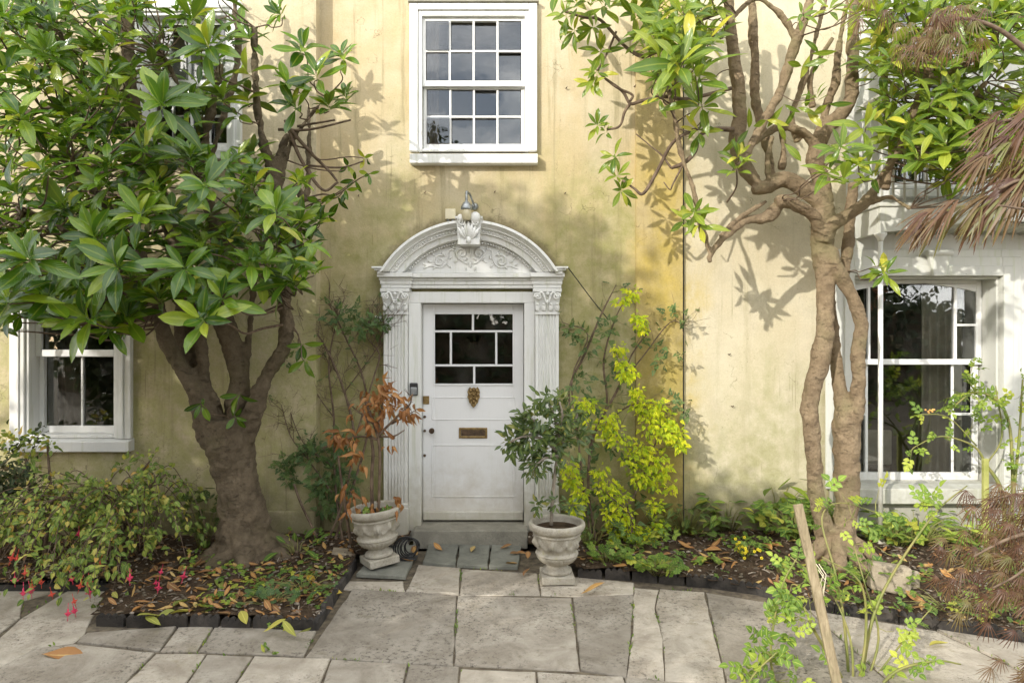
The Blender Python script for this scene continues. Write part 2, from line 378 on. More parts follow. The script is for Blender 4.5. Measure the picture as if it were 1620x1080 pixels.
def leafmat(name, stops, back, rough=.36, trans=.28, spec=.5, vein=.25, tmul=1.5, bmp=.15):
    m, nt, b = newmat(name)
    oi = nt.nodes.new('ShaderNodeObjectInfo'); at = nt.nodes.new('ShaderNodeAttribute'); at.attribute_name = 'rnd'
    r = mth(nt, 'FRACT', mth(nt, 'ADD', oi.outputs['Random'], at.outputs['Fac']))
    uv = nt.nodes.new('ShaderNodeUVMap'); s = sep(nt, uv.outputs[0])
    c = ramp(nt, r, stops)
    p = pos(nt)
    c = mix(nt, mth(nt, 'MULTIPLY', zone(nt, noise_node(nt, p, 14, 6, .7), .45, .75), .35), c, tuple(v*.55 for v in stops[len(stops)//2][1]))
    sp_ = mth(nt, 'MULTIPLY', zone(nt, noise_node(nt, p, 34, 5, .7), .66, .70), zone(nt, r, .45, .95))
    c = mix(nt, mth(nt, 'MULTIPLY', sp_, .7), c, (.16, .10, .035))
    mid = mth(nt, 'SUBTRACT', 1, zone(nt, mth(nt, 'ABSOLUTE', mth(nt, 'SUBTRACT', s[0], .5)), .02, .085))
    c = mix(nt, mth(nt, 'MULTIPLY', mid, vein), c, tuple(min(1, v*2.4+.04) for v in stops[-1][1]))
    geo = nt.nodes.new('ShaderNodeNewGeometry')
    cb = mix(nt, mth(nt, 'MULTIPLY', geo.outputs['Backfacing'], .75), c, back)
    setb(nt, b, col=cb, spec=spec)
    rr = mth(nt, 'ADD', rough, mth(nt, 'MULTIPLY', geo.outputs['Backfacing'], .3)); nt.links.new(rr, b.inputs['Roughness'])
    if bmp:
        # side veins
        wv = mth(nt, 'SINE', mth(nt, 'ADD', mth(nt, 'MULTIPLY', s[1], 70), mth(nt, 'MULTIPLY', mth(nt, 'ABSOLUTE', mth(nt, 'SUBTRACT', s[0], .5)), -46)))
        bump(nt, b, wv, bmp, .004)
    tr = nt.nodes.new('ShaderNodeBsdfTranslucent'); nt.links.new(mix(nt, 1, c, (tmul*1.25, tmul*1.25, tmul*.55), 'MULTIPLY'), tr.inputs[0])
    ms = nt.nodes.new('ShaderNodeMixShader'); ms.inputs[0].default_value = trans
    out = nt.nodes['Material Output']
    nt.links.new(b.outputs[0], ms.inputs[1]); nt.links.new(tr.outputs[0], ms.inputs[2]); nt.links.new(ms.outputs[0], out.inputs[0])
    return m
M['leaf_mag'] = leafmat('leaf_glossy', [(0, (.028, .075, .006)), (.40, (.066, .145, .011)), (.80, (.145, .25, .017)), (.955, (.26, .34, .03)), (1, (.46, .44, .05))], (.17, .20, .045), .17, .25, .55, .10)
M['leaf_mag2'] = leafmat('leaf_glossy_light', [(0, (.080, .15, .022)), (.45, (.145, .22, .028)), (.82, (.22, .29, .035)), (.94, (.33, .37, .05)), (1, (.5, .46, .06))], (.25, .28, .06), .22, .32, .42, .12)
M['leaf_fuchsia'] = leafmat('leaf_fuchsia', [(0, (.08, .15, .03)), (.45, (.17, .26, .055)), (.75, (.28, .35, .07)), (.92, (.46, .42, .10)), (1, (.5, .30, .08))], (.16, .19, .07), .55, .25, .3, bmp=0)
M['leaf_dark'] = leafmat('leaf_dark', [(0, (.022, .040, .016)), (.5, (.045, .075, .025)), (.9, (.08, .10, .04)), (1, (.16, .12, .06))], (.07, .09, .04), .5, .15, .35, bmp=0)
M['leaf_green'] = leafmat('leaf_green', [(0, (.045, .085, .024)), (.5, (.075, .125, .032)), (.88, (.12, .17, .04)), (1, (.26, .24, .06))], (.12, .15, .06), .42, .2, .45, bmp=0)
M['leaf_jas'] = leafmat('leaf_climber', [(0, (.055, .10, .040)), (.5, (.085, .145, .05)), (1, (.14, .20, .06))], (.12, .16, .07), .55, .25, .3, bmp=0)
M['leaf_lime'] = leafmat('leaf_lime', [(0, (.22, .34, .03)), (.3, (.42, .52, .025)), (.7, (.58, .63, .025)), (1, (.72, .70, .04))], (.55, .58, .05), .6, .38, .2, vein=0, tmul=1.2, bmp=0)
M['leaf_rose'] = leafmat('leaf_rose', [(0, (.10, .18, .03)), (.5, (.20, .31, .05)), (.85, (.35, .44, .07)), (1, (.52, .55, .09))], (.2, .26, .10), .5, .34, .35, bmp=0)
M['leaf_weed'] = leafmat('leaf_weed', [(0, (.07, .14, .03)), (.5, (.12, .21, .04)), (.85, (.2, .29, .05)), (1, (.4, .40, .06))], (.16, .22, .08), .5, .3, .35, bmp=0)
M['leaf_maple'] = leafmat('leaf_maple', [(0, (.085, .038, .028)), (.4, (.14, .072, .042)), (.75, (.16, .11, .048)), (1, (.15, .155, .045))], (.20, .12, .085), .42, .28, .35, vein=.1, bmp=0)
M['leaf_dead'] = leafmat('leaf_dead', [(0, (.20, .085, .03)), (.5, (.36, .16, .055)), (.85, (.46, .25, .10)), (1, (.30, .15, .07))], (.40, .20, .08), .6, .22, .3, bmp=0)
M['litter'] = leafmat('leaf_litter', [(0, (.17, .085, .04)), (.4, (.34, .17, .07)), (.75, (.44, .22, .07)), (1, (.50, .36, .14))], (.36, .24, .12), .6, .12, .3, bmp=.1)
M['litter_green'] = leafmat('leaf_litter_green', [(0, (.20, .24, .06)), (.5, (.33, .34, .08)), (1, (.48, .42, .09))], (.36, .36, .16), .5, .2, .35, bmp=.1)
M['litter_yellow'] = leafmat('leaf_litter_yellow', [(0, (.60, .38, .05)), (1, (.66, .50, .09))], (.5, .38, .12), .5, .2, .35, bmp=.1)
M['flower_pink'] = simple('petal_pink', (.55, .03, .10), (.70, .06, .12), 30, .5)
M['flower_red'] = simple('petal_red', (.52, .05, .04), (.66, .10, .05), 30, .5)
M['flower_yellow'] = simple('petal_yellow', (.70, .55, .02), (.78, .66, .04), 30, .6)
M['flower_orange'] = simple('petal_orange', (.62, .30, .08), (.7, .42, .14), 30, .6)
M['brass'] = simple('aged_brass', (.20, .13, .055), (.36, .26, .11), 30, .42, .3, 60, metal=.75)
M['bronze'] = simple('dark_bronze', (.07, .05, .035), (.15, .10, .06), 30, .45, .2, 60, metal=.6)
M['black_metal'] = simple('black_metal', (.012, .012, .012), (.035, .034, .032), 20, .45, .2, 60)
M['steel'] = simple('grey_steel', (.22, .24, .25), (.42, .44, .44), 25, .38, .2, 70, metal=.7)
M['plastic_grey'] = simple('grey_plastic', (.16, .17, .17), (.22, .23, .23), 20, .45)
M['plastic_cream'] = simple('cream_plastic', (.62, .55, .38), (.72, .66, .48), 8, .5)
M['cable'] = simple('cable', (.03, .028, .022), (.06, .055, .04), 20, .7)
M['curtain'] = simple('curtain', (.20, .15, .11), (.32, .25, .19), 9, .95)
M['curtain_pale'] = simple('pale_curtain', (.50, .45, .36), (.60, .55, .45), 9, .95)
M['sheet_white'] = simple('matt_white', (.70, .70, .68), (.76, .76, .74), 5, .9)
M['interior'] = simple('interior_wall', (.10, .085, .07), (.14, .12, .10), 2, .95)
M['lamp_glass'] = simple('frosted_lamp_glass', (.52, .46, .30), (.62, .56, .38), 20, .25, spec=.6)
def glass():
    m, nt, b = newmat('window_glass'); nt.nodes.remove(b); out = nt.nodes['Material Output']
    p = pos(nt)
    fr = nt.nodes.new('ShaderNodeFresnel'); fr.inputs[0].default_value = 1.52
    k = mth(nt, 'MULTIPLY', fr.outputs[0], 2.3, True)
    tr = nt.nodes.new('ShaderNodeBsdfTransparent'); tr.inputs[0].default_value = (.86, .88, .87, 1)
    gl = nt.nodes.new('ShaderNodeBsdfGlossy'); gl.inputs['Roughness'].default_value = .015
    bn = nt.nodes.new('ShaderNodeBump'); bn.inputs['Strength'].default_value = .05; bn.inputs['Distance'].default_value = .02
    nt.links.new(noise_node(nt, p, 4.5, 2), bn.inputs['Height']); nt.links.new(bn.outputs[0], gl.inputs['Normal'])
    df = nt.nodes.new('ShaderNodeBsdfDiffuse'); df.inputs[0].default_value = (.5, .5, .47, 1)
    dust = mth(nt, 'MULTIPLY', zone(nt, noise_node(nt, p, 3, 8, .75), .45, .8), .05)
    ms = nt.nodes.new('ShaderNodeMixShader'); ms2 = nt.nodes.new('ShaderNodeMixShader')
    nt.links.new(k, ms.inputs[0]); nt.links.new(tr.outputs[0], ms.inputs[1]); nt.links.new(gl.outputs[0], ms.inputs[2])
    nt.links.new(dust, ms2.inputs[0]); nt.links.new(ms.outputs[0], ms2.inputs[1]); nt.links.new(df.outputs[0], ms2.inputs[2])
    nt.links.new(ms2.outputs[0], out.inputs[0])
    return m
M['glass'] = glass()

# ---------------------------------------------------------------- ground
ground = MB(); ground.v = [(-60, -70, -.06), (60, -70, -.06), (60, 40, -.06), (-60, 40, -.06)]; ground.face([0, 1, 2, 3])
tag(ground.build('ground', M['dirt_joint']), kind='structure')

# ---------------------------------------------------------------- house
house = empty('georgian_house', (0, 0, 0), 'cream stucco townhouse front with white sash windows and an arched door surround', 'house')
def wall(name, x0, x1, z0, z1, yf, mat, holes=(), back=.25, parent=house):
    mb = MB()
    xs = sorted({x0, x1, *[h[0] for h in holes], *[h[1] for h in holes]})
    zs = sorted({z0, z1, *[h[2] for h in holes], *[h[3] for h in holes]})
    def hole(x, z): return any(h[0] < x < h[1] and h[2] < z < h[3] for h in holes)
    yb = yf+back
    for i in range(len(xs)-1):
        for k in range(len(zs)-1):
            a, b, c, d = xs[i], xs[i+1], zs[k], zs[k+1]
            if hole((a+b)/2, (c+d)/2): continue
            n = len(mb.v); mb.v += [(a, yf, c), (b, yf, c), (b, yf, d), (a, yf, d), (a, yb, c), (b, yb, c), (b, yb, d), (a, yb, d)]
            mb.face([n, n+1, n+2, n+3]); mb.face([n+7, n+6, n+5, n+4])
            def solid(xx, zz): return x0 < xx < x1 and z0 < zz < z1 and not hole(xx, zz)
            if not solid(a-1e-4, (c+d)/2): mb.face([n, n+3, n+7, n+4])
            if not solid(b+1e-4, (c+d)/2): mb.face([n+1, n+5, n+6, n+2])
            if not solid((a+b)/2, c-1e-4): mb.face([n, n+4, n+5, n+1])
            if not solid((a+b)/2, d+1e-4): mb.face([n+3, n+2, n+6, n+7])
    return mb.build(name, mat, parent)

YL = -.14                       # the left bay stands proud of the door bay
XB, XS0, XS1, XW_ = X(500, YL), X(1005), X(1078), X(1341, -.03)
TOP = 6.6
win = {                         # opening rectangles x0, x1, z0, z1
 'UC': (X(664), X(836), Z(243), Z(20)),
 'UL': (X(222, YL), X(366, YL), Z(238, YL), Z(22, YL)),
 'LL': (X(44, YL), X(188, YL), Z(692, YL), Z(452, YL)),
 'LR': (X(1347, -.03), X(1580, -.03), Z(772, -.03), Z(437, -.03)),
 'UR': (X(1405, -.03), X(1545, -.03), Z(300, -.03), Z(-50, -.03)),
 'DR': (X(664), X(832), 0, Z(478)),
}
wall('wall', XB, XS0, -.05, TOP, 0, M['stucco'], [win['UC'], win['DR']])
wall('wall', -8.5, XB, -.05, TOP, YL, M['stucco_left'], [win['UL'], win['LL']], back=.39)
wall('wall_strip', XS0+.0005, XS1, -.05, TOP, -.05, M['stucco_ochre'], back=.30)
wall('wall', XS1+.0005, XW_, -.05, TOP, 0, M['stucco_cream'])
wall('wall', XW_+.0005, 8.5, -.05, TOP, -.03, M['white_bay'], [win['LR'], win['UR']], back=.28)
cd_ = MB(); cd_.box(XS1+.004, XS1+.020, -.014, -.0005, -.05, TOP); cd_.build('shadow_line_strip', M['cable'], house)  # added dark strip standing in for the shadow line beside the wall strip
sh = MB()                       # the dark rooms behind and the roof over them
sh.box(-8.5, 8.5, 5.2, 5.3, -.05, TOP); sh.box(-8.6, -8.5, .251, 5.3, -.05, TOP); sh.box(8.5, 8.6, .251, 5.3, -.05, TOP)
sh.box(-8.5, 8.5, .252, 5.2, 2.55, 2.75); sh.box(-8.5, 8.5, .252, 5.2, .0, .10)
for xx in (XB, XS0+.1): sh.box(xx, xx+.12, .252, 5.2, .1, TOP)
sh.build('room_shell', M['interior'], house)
rf = MB(); rf.box(-8.8, 8.8, -.35, 5.5, TOP, TOP+.15); rf.box(-8.7, 8.7, -.3, 5.4, TOP+.15, TOP+.3)
rf.build('roof', M['slate'], house)
pl = MB(); pl.box(-8.5, XB-.002, YL-.035, YL-.0005, -.05, .30); pl.build('plinth', M['stucco_left'], house, bevel=.012)
for (xa, xb, h_) in ((XB+.03, X(596), .26), (X(899), XS0-.003, .2)):
    pl = MB(); pl.box(xa, xb, -.03, -.0005, -.05, h_); pl.build('plinth', M['stucco'], house, bevel=.012)

def pane(x0, x1, z0, z1, y, parent, mat='glass'):
    mb = MB(); t = .004
    mb.box(x0, x1, y, y+t, z0, z1)
    o = mb.build('pane', M[mat], parent)
    o.rotation_euler = (rng.uniform(-.008, .008), 0, rng.uniform(-.008, .008)); return o
def sash(win_o, x0, x1, z0, z1, y, cols, rows, st=.045, top=.045, bot=.06, bar=.018, th=.04):
    "one sliding sash: frame, glazing bars, panes; cols/rows are fractions of the glazed area"
    mb = MB(); mb.frame(x0, x1, z0, z1, st, st, top, bot, y, y+th)
    mb.build('sash_frame', M['sash'], win_o, bevel=.004)
    gx0, gx1, gz0, gz1 = x0+st, x1-st, z0+bot, z1-top
    cx = [gx0]+[gx0+(gx1-gx0)*c for c in cols]+[gx1]; cz = [gz0]+[gz0+(gz1-gz0)*r for r in rows]+[gz1]
    for c in cx[1:-1]:
        b = MB(); b.box(c-bar/2, c+bar/2, y+.004, y+th-.004, gz0, gz1); b.build('glazing_bar', M['sash'], win_o, bevel=.004)
    for c in cz[1:-1]:
        for i in range(len(cx)-1):
            b = MB(); a0 = cx[i]+(bar/2 if i else 0); a1 = cx[i+1]-(bar/2 if i < len(cx)-2 else 0)
            b.box(a0, a1, y+.006, y+th-.006, c-bar/2, c+bar/2); b.build('glazing_bar', M['sash'], win_o, bevel=.003)
    for i in range(len(cx)-1):
        for k in range(len(cz)-1):
            pane(cx[i]+bar*.3, cx[i+1]-bar*.3, cz[k]+bar*.3, cz[k+1]-bar*.3, y+th*.55, win_o)
def sill(win_o, x0, x1, z0, z1, yf, yb, mat='white'):
    mb = MB(); n = len(mb.v)
    sl = .018
    mb.v += [(x0,yf,z0),(x1,yf,z0),(x1,yb,z0),(x0,yb,z0),(x0,yf,z1-sl),(x1,yf,z1-sl),(x1,yb,z1),(x0,yb,z1)]
    for q in ((0,3,2,1),(4,5,6,7),(0,1,5,4),(1,2,6,5),(2,3,7,6),(3,0,4,7)): mb.face(list(q))
    return mb.build('window_sill', M[mat], win_o, bevel=.006)

# upper window over the door ------------------------------------------------
x0, x1, z0, z1 = win['UC']
a = MB(); a.frame(X(649), X(849.5), Z(241), Z(9), .075, .075, .06, 0, -.055, -.0005)
a.frame(X(649)+.075, X(849.5)-.075, Z(241), Z(9)-.06, .035, .035, .05, 0, -.035, .06)
wo_ = a.build('window', M['white'], house, bevel=.006)
hd = MB(); hd.box(X(647), X(852), -.075, -.0005, Z(9)+.002, Z(5)); hd.build('head_flashing', M['step'], wo_, bevel=.004)
ix0, ix1 = X(649)+.11, X(849.5)-.11
zt, zb, zm = Z(9)-.11, Z(238), Z(133)
sash(wo_, ix0, ix1, zm-.02, zt, .000, (.25, .5, .75), (.5,), st=.03, top=.03, bot=.05)
sash(wo_, ix0+.003, ix1-.003, zb+.01, zm+.015, .045, (.25, .5, .75), (.5,), st=.03, top=.045, bot=.06)
fl = MB(); fl.box(ix0, ix1, -.02, .09, zb-.012, zb+.009); fl.build('sill_board', M['white'], wo_, bevel=.004)
sill(wo_, X(648, -.1), X(851, -.1), Z(258, -.1), Z(240, -.1), -.10, .09)
cu = MB(); cu.v = []
def curtain(mb, xa, xb, z0, z1, y, folds=5, amp=.03):
    n = len(mb.v); k = folds*6
    for i in range(k+1):
        t = i/k; mb.v += [(xa+(xb-xa)*t, y+amp*math.sin(t*folds*2*math.pi), z0), (xa+(xb-xa)*t, y+amp*math.sin(t*folds*2*math.pi), z1)]
    for i in range(k): mb.face([n+2*i, n+2*i+2, n+2*i+3, n+2*i+1], 0, True)
curtain(cu, ix0-.05, ix0+.13, zb-.05, zt+.1, .2, 3); cu.build('curtain', M['curtain'], wo_)

# upper left window ---------------------------------------------------------
def plain_window(key, yf, aw, cols, rows_u, rows_l, split, sill_px, curt=None, recess=.05, aw_top=None):
    x0, x1, z0, z1 = win[key]
    a = MB(); a.frame(x0-aw, x1+aw, z0, z1+(aw_top or aw), aw, aw, (aw_top or aw), 0, yf-.05, yf-.0005)
    a.frame(x0-aw*.55, x1+aw*.55, z0, z1+aw*.5, aw*.25, aw*.25, aw*.25, 0, yf-.062, yf-.0505)
    a.frame(x0+.0005, x1-.0005, z0+.0005, z1-.0005, .03, .03, .03, .03, yf-.03, yf+.16)
    o = a.build('window', M['white'], house, bevel=.006)
    ix0, ix1, iz0, iz1 = x0+.031, x1-.031, z0+.031, z1-.031
    zm = iz0+(iz1-iz0)*split
    sash(o, ix0, ix1, zm-.02, iz1, yf+recess, cols, rows_u)
    sash(o, ix0+.002, ix1-.002, iz0, zm+.02, yf+recess+.045, cols, rows_l)
    sill(o, x0-aw-.01, x1+aw+.01, z0-sill_px, z0, yf-.10, yf+.0)
    return o, ix0, ix1, iz0, iz1
o, a0, a1, b0, b1 = plain_window('UL', YL, .10, (.25, .5, .75), (.5,), (.5,), .5, .10)
cu = MB(); cu.box(a0-.02, a1+.02, .30, .31, b0+(b1-b0)*.45, b1); cu.build('white_sheet', M['sheet_white'], o)  # plain white sheet behind the upper half of this window
o, a0, a1, b0, b1 = plain_window('LL', YL, .13, (.52,), (), (), .55, .11)
cu = MB(); curtain(cu, a0-.1, a0+.12, b0, b1, .42, 3); cu.build('curtain', M['curtain'], o)

# ground floor right window: deep reveal, arched head, margin lights ----------------
x0, x1, z0, z1 = win['LR']; yw = -.03
a = MB()
for (aw, pr) in ((.24, .03), (.17, .05), (.09, .065)):
    a.frame(x0-aw, x1+aw, z0-.001, z1+aw, aw, aw, aw, 0, yw-pr, yw-.0005-(0 if aw == .24 else {.17: .03, .09: .05}[aw]))
a.frame(x0+.001, x1-.001, z0, z1-.001, .02, .02, .02, 0, yw+.0, yw+.19)
wr = a.build('window', M['white_old'], house, bevel=.006)
ys = yw+.19
sx0, sx1, sz0, sz1 = x0+.021, x1-.021, z0+.02, z1-.021
zm = Z(573, ys)
def arch_head(mb, xa, xb, zlow, rise, ztop, y0, y1, n=12):
    c = (xa+xb)/2; hw = (xb-xa)/2; pts = []
    for i in range(n+1):
        t = -1+2*i/n; pts.append((c+hw*t, zlow+rise*(1-t*t)))
    mb.prism(pts+[(xb, ztop), (xa, ztop)], y0, y1)
us = MB(); us.frame(sx0, sx1, zm-.02, sz1, .05, .05, .03, .05, ys, ys+.04)
arch_head(us, sx0+.05, sx1-.05, sz1-.11, .075, sz1-.03, ys, ys+.04)
us.build('sash_frame', M['sash'], wr, bevel=.004)
ls = MB(); ls.frame(sx0+.002, sx1-.002, sz0, zm+.02, .05, .05, .045, .075, ys+.045, ys+.085); ls.build('sash_frame', M['sash'], wr, bevel=.004)
gx = [sx0+.05, sx0+.05+.19, sx1-.05-.19, sx1-.05]
for (za, zb_, yy, hz) in ((zm+.03, sz1-.045, ys, Z(514, ys)), (sz0+.075, zm-.025, ys+.045, Z(656, ys))):
    for xx in gx[1:3]:
        b = MB(); b.box(xx-.013, xx+.013, yy+.004, yy+.036, za, zb_); b.build('glazing_bar', M['sash'], wr, bevel=.004)
    for (xa, xb) in ((gx[0], gx[1]-.013), (gx[2]+.013, gx[3])):
        b = MB(); b.box(xa, xb, yy+.006, yy+.034, hz-.011, hz+.011); b.build('glazing_bar', M['sash'], wr, bevel=.003)
        pane(xa, xb, za, hz-.004, yy+.02, wr); pane(xa, xb, hz+.004, zb_, yy+.02, wr)
    pane(gx[1]+.006, gx[2]-.006, za, zb_, yy+.02, wr)
sb = MB(); sb.box(x0+.001, x1-.001, yw-.02, ys+.1, z0-.02, z0+.019); sb.build('sill_board', M['white_old'], wr, bevel=.004)
sill(wr, x0-.2, x1+.12, Z(797, -.17), Z(770, -.17), -.17, yw-.0005, 'white_old')
cu = MB(); curtain(cu, sx1-.40, sx1-.02, sz0, sz1, .42, 5, .035); cu.build('curtain', M['curtain_pale'], wr)
ch = MB()                        # back of a chair standing just inside the room
ch.box(X(1366, .6), X(1412, .6), .6, .64, .55, Z(680, .6)); chair = ch.build('chair_back', M['curtain_pale'], house, bevel=.03, seg=4)
for px in (1372, 1404):
    l_ = MB(); l_.box(X(px, .6), X(px, .6)+.03, .605, .635, .1, .549); l_.build('leg', M['bronze'], chair)
ks = MB(); c = X(1483, -.1); zt_, zb_ = Z(397, -.1), Z(437, -.1)
ks.prism([(c-.055, zb_), (c+.055, zb_), (c+.10, zt_-.04), (c-.10, zt_-.04)], -.14, -.0962)
ks.tube([(c-.115, -.13, zt_-.02), (c+.115, -.13, zt_-.02)], .03, 14)
ks.build('keystone', M['white_old'], wr, bevel=.008)
# upper right window behind the balcony ------------------------------------------
plain_window('UR', -.03, .09, (.5,), (.5,), (.5,), .5, .08)

# ---------------------------------------------------------------- doorway
dx0, dx1 = X(667), X(829); dz0, dz1 = Z(828), Z(480)
ds = MB()                        # plain timber frame round the door
ds.box(X(648), dx0, -.06, .10, .0, dz1+.003); ds.box(dx1, X(846), -.06, .10, .0, dz1+.003)
ds.box(X(648), X(846), -.06, .10, dz1+.003, Z(462))
dsur = ds.build('door_surround', M['white'], house, bevel=.006)
def fluted(xa, xb, za, zb_, yf, n=6):
    mb = MB(); pts = []; wdt = xb-xa; m_ = wdt*.1; fw = (wdt-2*m_)/n
    pts.append((xa, yf))
    for i in range(n):
        s_ = xa+m_+fw*i
        for k in range(7):
            t = k/6; pts.append((s_+fw*(.12+.76*t), yf+.016*math.sin(math.pi*t)))
    pts.append((xb, yf)); pts += [(xb, -.0005), (xa, -.0005)]
    mb.slab(pts, za, zb_)
    return mb
for (pa, pb) in ((607, 647), (847, 884)):
    xa, xb = X(pa, -.12), X(pb, -.12)
    if pa < 700: xb = min(xb, X(648)-.002)
    else: xa = max(xa, X(846)+.002)
    f_ = fluted(xa, xb, Z(800, -.1), Z(495, -.12), -.12); f_.build('pilaster', M['white'], dsur)
    bs = MB(); bs.box(xa-.012, xb+.012, -.14, -.0005, -.02, Z(801, -.1)); bs.box(xa-.006, xb+.006, -.13, -.0006, Z(801, -.1), Z(795, -.1))
    bs.build('pilaster_base', M['white'], dsur, bevel=.008)
    # capital: flaring bell, abacus, two volutes, acanthus leaves
    cm = (xa+xb)/2; hw = (xb-xa)/2; za, zb_ = Z(495, -.14), Z(456, -.14); H = zb_-za
    cp = MB()
    for i in range(5):
        t0, t1 = i/5, (i+1)/5; g = lambda t: hw*(.98+.22*t*t)
        n = len(cp.v)
        cp.v += [(cm-g(t0), -.125-.03*t0*t0, za+.85*H*t0), (cm+g(t0), -.125-.03*t0*t0, za+.85*H*t0), (cm+g(t1), -.125-.03*t1*t1, za+.85*H*t1), (cm-g(t1), -.125-.03*t1*t1, za+.85*H*t1),
                 (cm-g(t0), -.001, za+.85*H*t0), (cm+g(t0), -.001, za+.85*H*t0), (cm+g(t1), -.001, za+.85*H*t1), (cm-g(t1), -.001, za+.85*H*t1)]
        for q in ((0,1,2,3),(1,5,6,2),(4,0,3,7),(3,2,6,7),(0,4,5,1)): cp.face([n+k for k in q])
    cp.box(cm-hw*1.22, cm+hw*1.22, -.165, -.0012, za+.86*H, zb_)
    cp.box(cm-hw*1.04, cm+hw*1.04, -.135, -.0012, za-.012, za+.008)
    for s_ in (-1, 1):
        sp = [(cm+s_*(hw*.80+.032*(1-k/22)*math.cos(k*.62)), -.165, za+.66*H+.030*(1-k/22)*math.sin(k*.62)) for k in range(20)]
        cp.tube(sp, [.0095-.00025*k for k in range(20)], 6)
        sw = [(cm+s_*hw*(.1+.62*t), -.158-.01*t, za+H*(.42+.42*math.sin(t*2.4)**1)) for t in [k/8 for k in range(9)]]
        cp.tube(sw, [.010]*9, 6)
        cp.ball((cm+s_*hw*.80, -.17, za+.66*H), .011, .012, .011, 8, 5)
        for k in (.3, .85):
            cp.ball((cm+s_*hw*k, -.142, za+.22*H), .022, .014, .036, 8, 6)
            cp.ball((cm+s_*hw*k, -.156, za+.36*H), .014, .010, .012, 8, 5)
    cp.ball((cm, -.160, za+.78*H), .017, .014, .017, 8, 5); cp.ball((cm, -.150, za+.45*H), .014, .014, .02, 8, 5)
    cp.build('capital', M['white'], dsur, bevel=.003)
# entablature: three fascias and a cornice, breaking forward over the pilasters
en = MB(); zA, zB = Z(456, -.14), Z(431, -.14)
zs_ = [zA+.003, zA+.035, zA+.07, zA+.095, zB-.006]
for (xa, xb, ex) in ((X(648)-.004, X(846)+.004, 0), (X(603, -.14), X(650, -.14), .06), (X(843, -.14), X(888, -.14), .06)):
    for k in range(4):
        e = .012*k+(.03 if k == 3 else 0)
        sd_ = .008*k if ex else -.003*k
        en.box(xa-sd_, xb+sd_, -.085-e-ex, -.0007-.0002*k-(.0001 if ex else 0), zs_[k], zs_[k+1]-.0006)
en.build('entablature', M['white'], dsur, bevel=.005)
# curved pediment: swept mouldings on a segmental arch
cxA = (X(745)); zS = zB-.002
hwA = X(880)-X(745); rise = Z(350)-Z(428)
Rr = (hwA**2+rise**2)/(2*rise); czA = zS+rise-Rr; ha = math.asin(hwA/Rr)
def sweep_arc(mb, prof, a0, a1, n=44):
    "profile of (dr from outer radius, y) swept along the arch"
    k = len(prof); n0 = len(mb.v)
    for i in range(n+1):
        a_ = a0+(a1-a0)*i/n
        for dr, yy in prof:
            r = Rr+dr; mb.v.append((cxA+r*math.sin(a_), yy, max(czA+r*math.cos(a_), zS+.001)))
    for i in range(n):
        for j in range(k):
            j2 = (j+1) % k; p0 = n0+i*k
            mb.face([p0+j, p0+k+j, p0+k+j2, p0+j2])
    mb.face([n0+j for j in range(k)]); mb.face([n0+n*k+j for j in range(k)][::-1])
ar = MB()
prof = [(0, -.001), (0, -.285), (-.022, -.290), (-.030, -.27), (-.05, -.235), (-.058, -.235), (-.062, -.20), (-.10, -.195), (-.104, -.165), (-.150, -.160), (-.158, -.12), (-.158, -.001)]
sweep_arc(ar, prof, -ha, ha)
arch = ar.build('pediment_arch', M['white'], dsur)
# little dentils and egg moulding under the arch
dn = MB(); nd = 58
for i in range(nd):
    a_ = -ha*.93+2*ha*.93*i/(nd-1)
    if abs(a_) < .11: continue
    m_ = Matrix.Rotation(a_, 3, 'Y')
    for (dr, yy, sx, sz) in ((-.081, -.200, .012, .011), (-.172, -.118, .014, .012)):
        c_ = Vector((cxA+(Rr+dr)*math.sin(a_), yy, czA+(Rr+dr)*math.cos(a_)))
        if c_.z > zS+.02: dn.ball(c_, sx*.5+.004, .012, sz*.5+.006, 6, 4, rot=m_)
tag(dn.build('egg_moulding', M['white'], dsur), kind='stuff')
# level cornice ends beyond the arch
for s_ in (-1, 1):
    ce = MB(); xo = X(590, -.2) if s_ < 0 else X(898, -.2); xi = cxA+s_*hwA*.965
    for k, (e, h0, h1) in enumerate(((0, .028, .045), (.02, .012, .0275), (.045, -.02, .0115))):
        xa = xo-s_*e*1.0
        ce.box(min(xa, xi), max(xa, xi), -.27+e*.8, -.0008-.0002*k, zS+h0, zS+h1)
    ce.build('cornice_end', M['white'], dsur, bevel=.004)
ty = MB(); pts = [(cxA-hwA*.93, zS)]
for i in range(25):
    a_ = ha*.93*(1-2*i/24); r = Rr-.15; pts.append((cxA+r*math.sin(a_), max(zS+.002, czA+r*math.cos(a_))))
pts = [(p_[0], p_[1]) for p_ in pts[1:]][::1]
ty.prism(pts[::1], -.085, -.0009); ty.build('tympanum', M['white'], dsur)
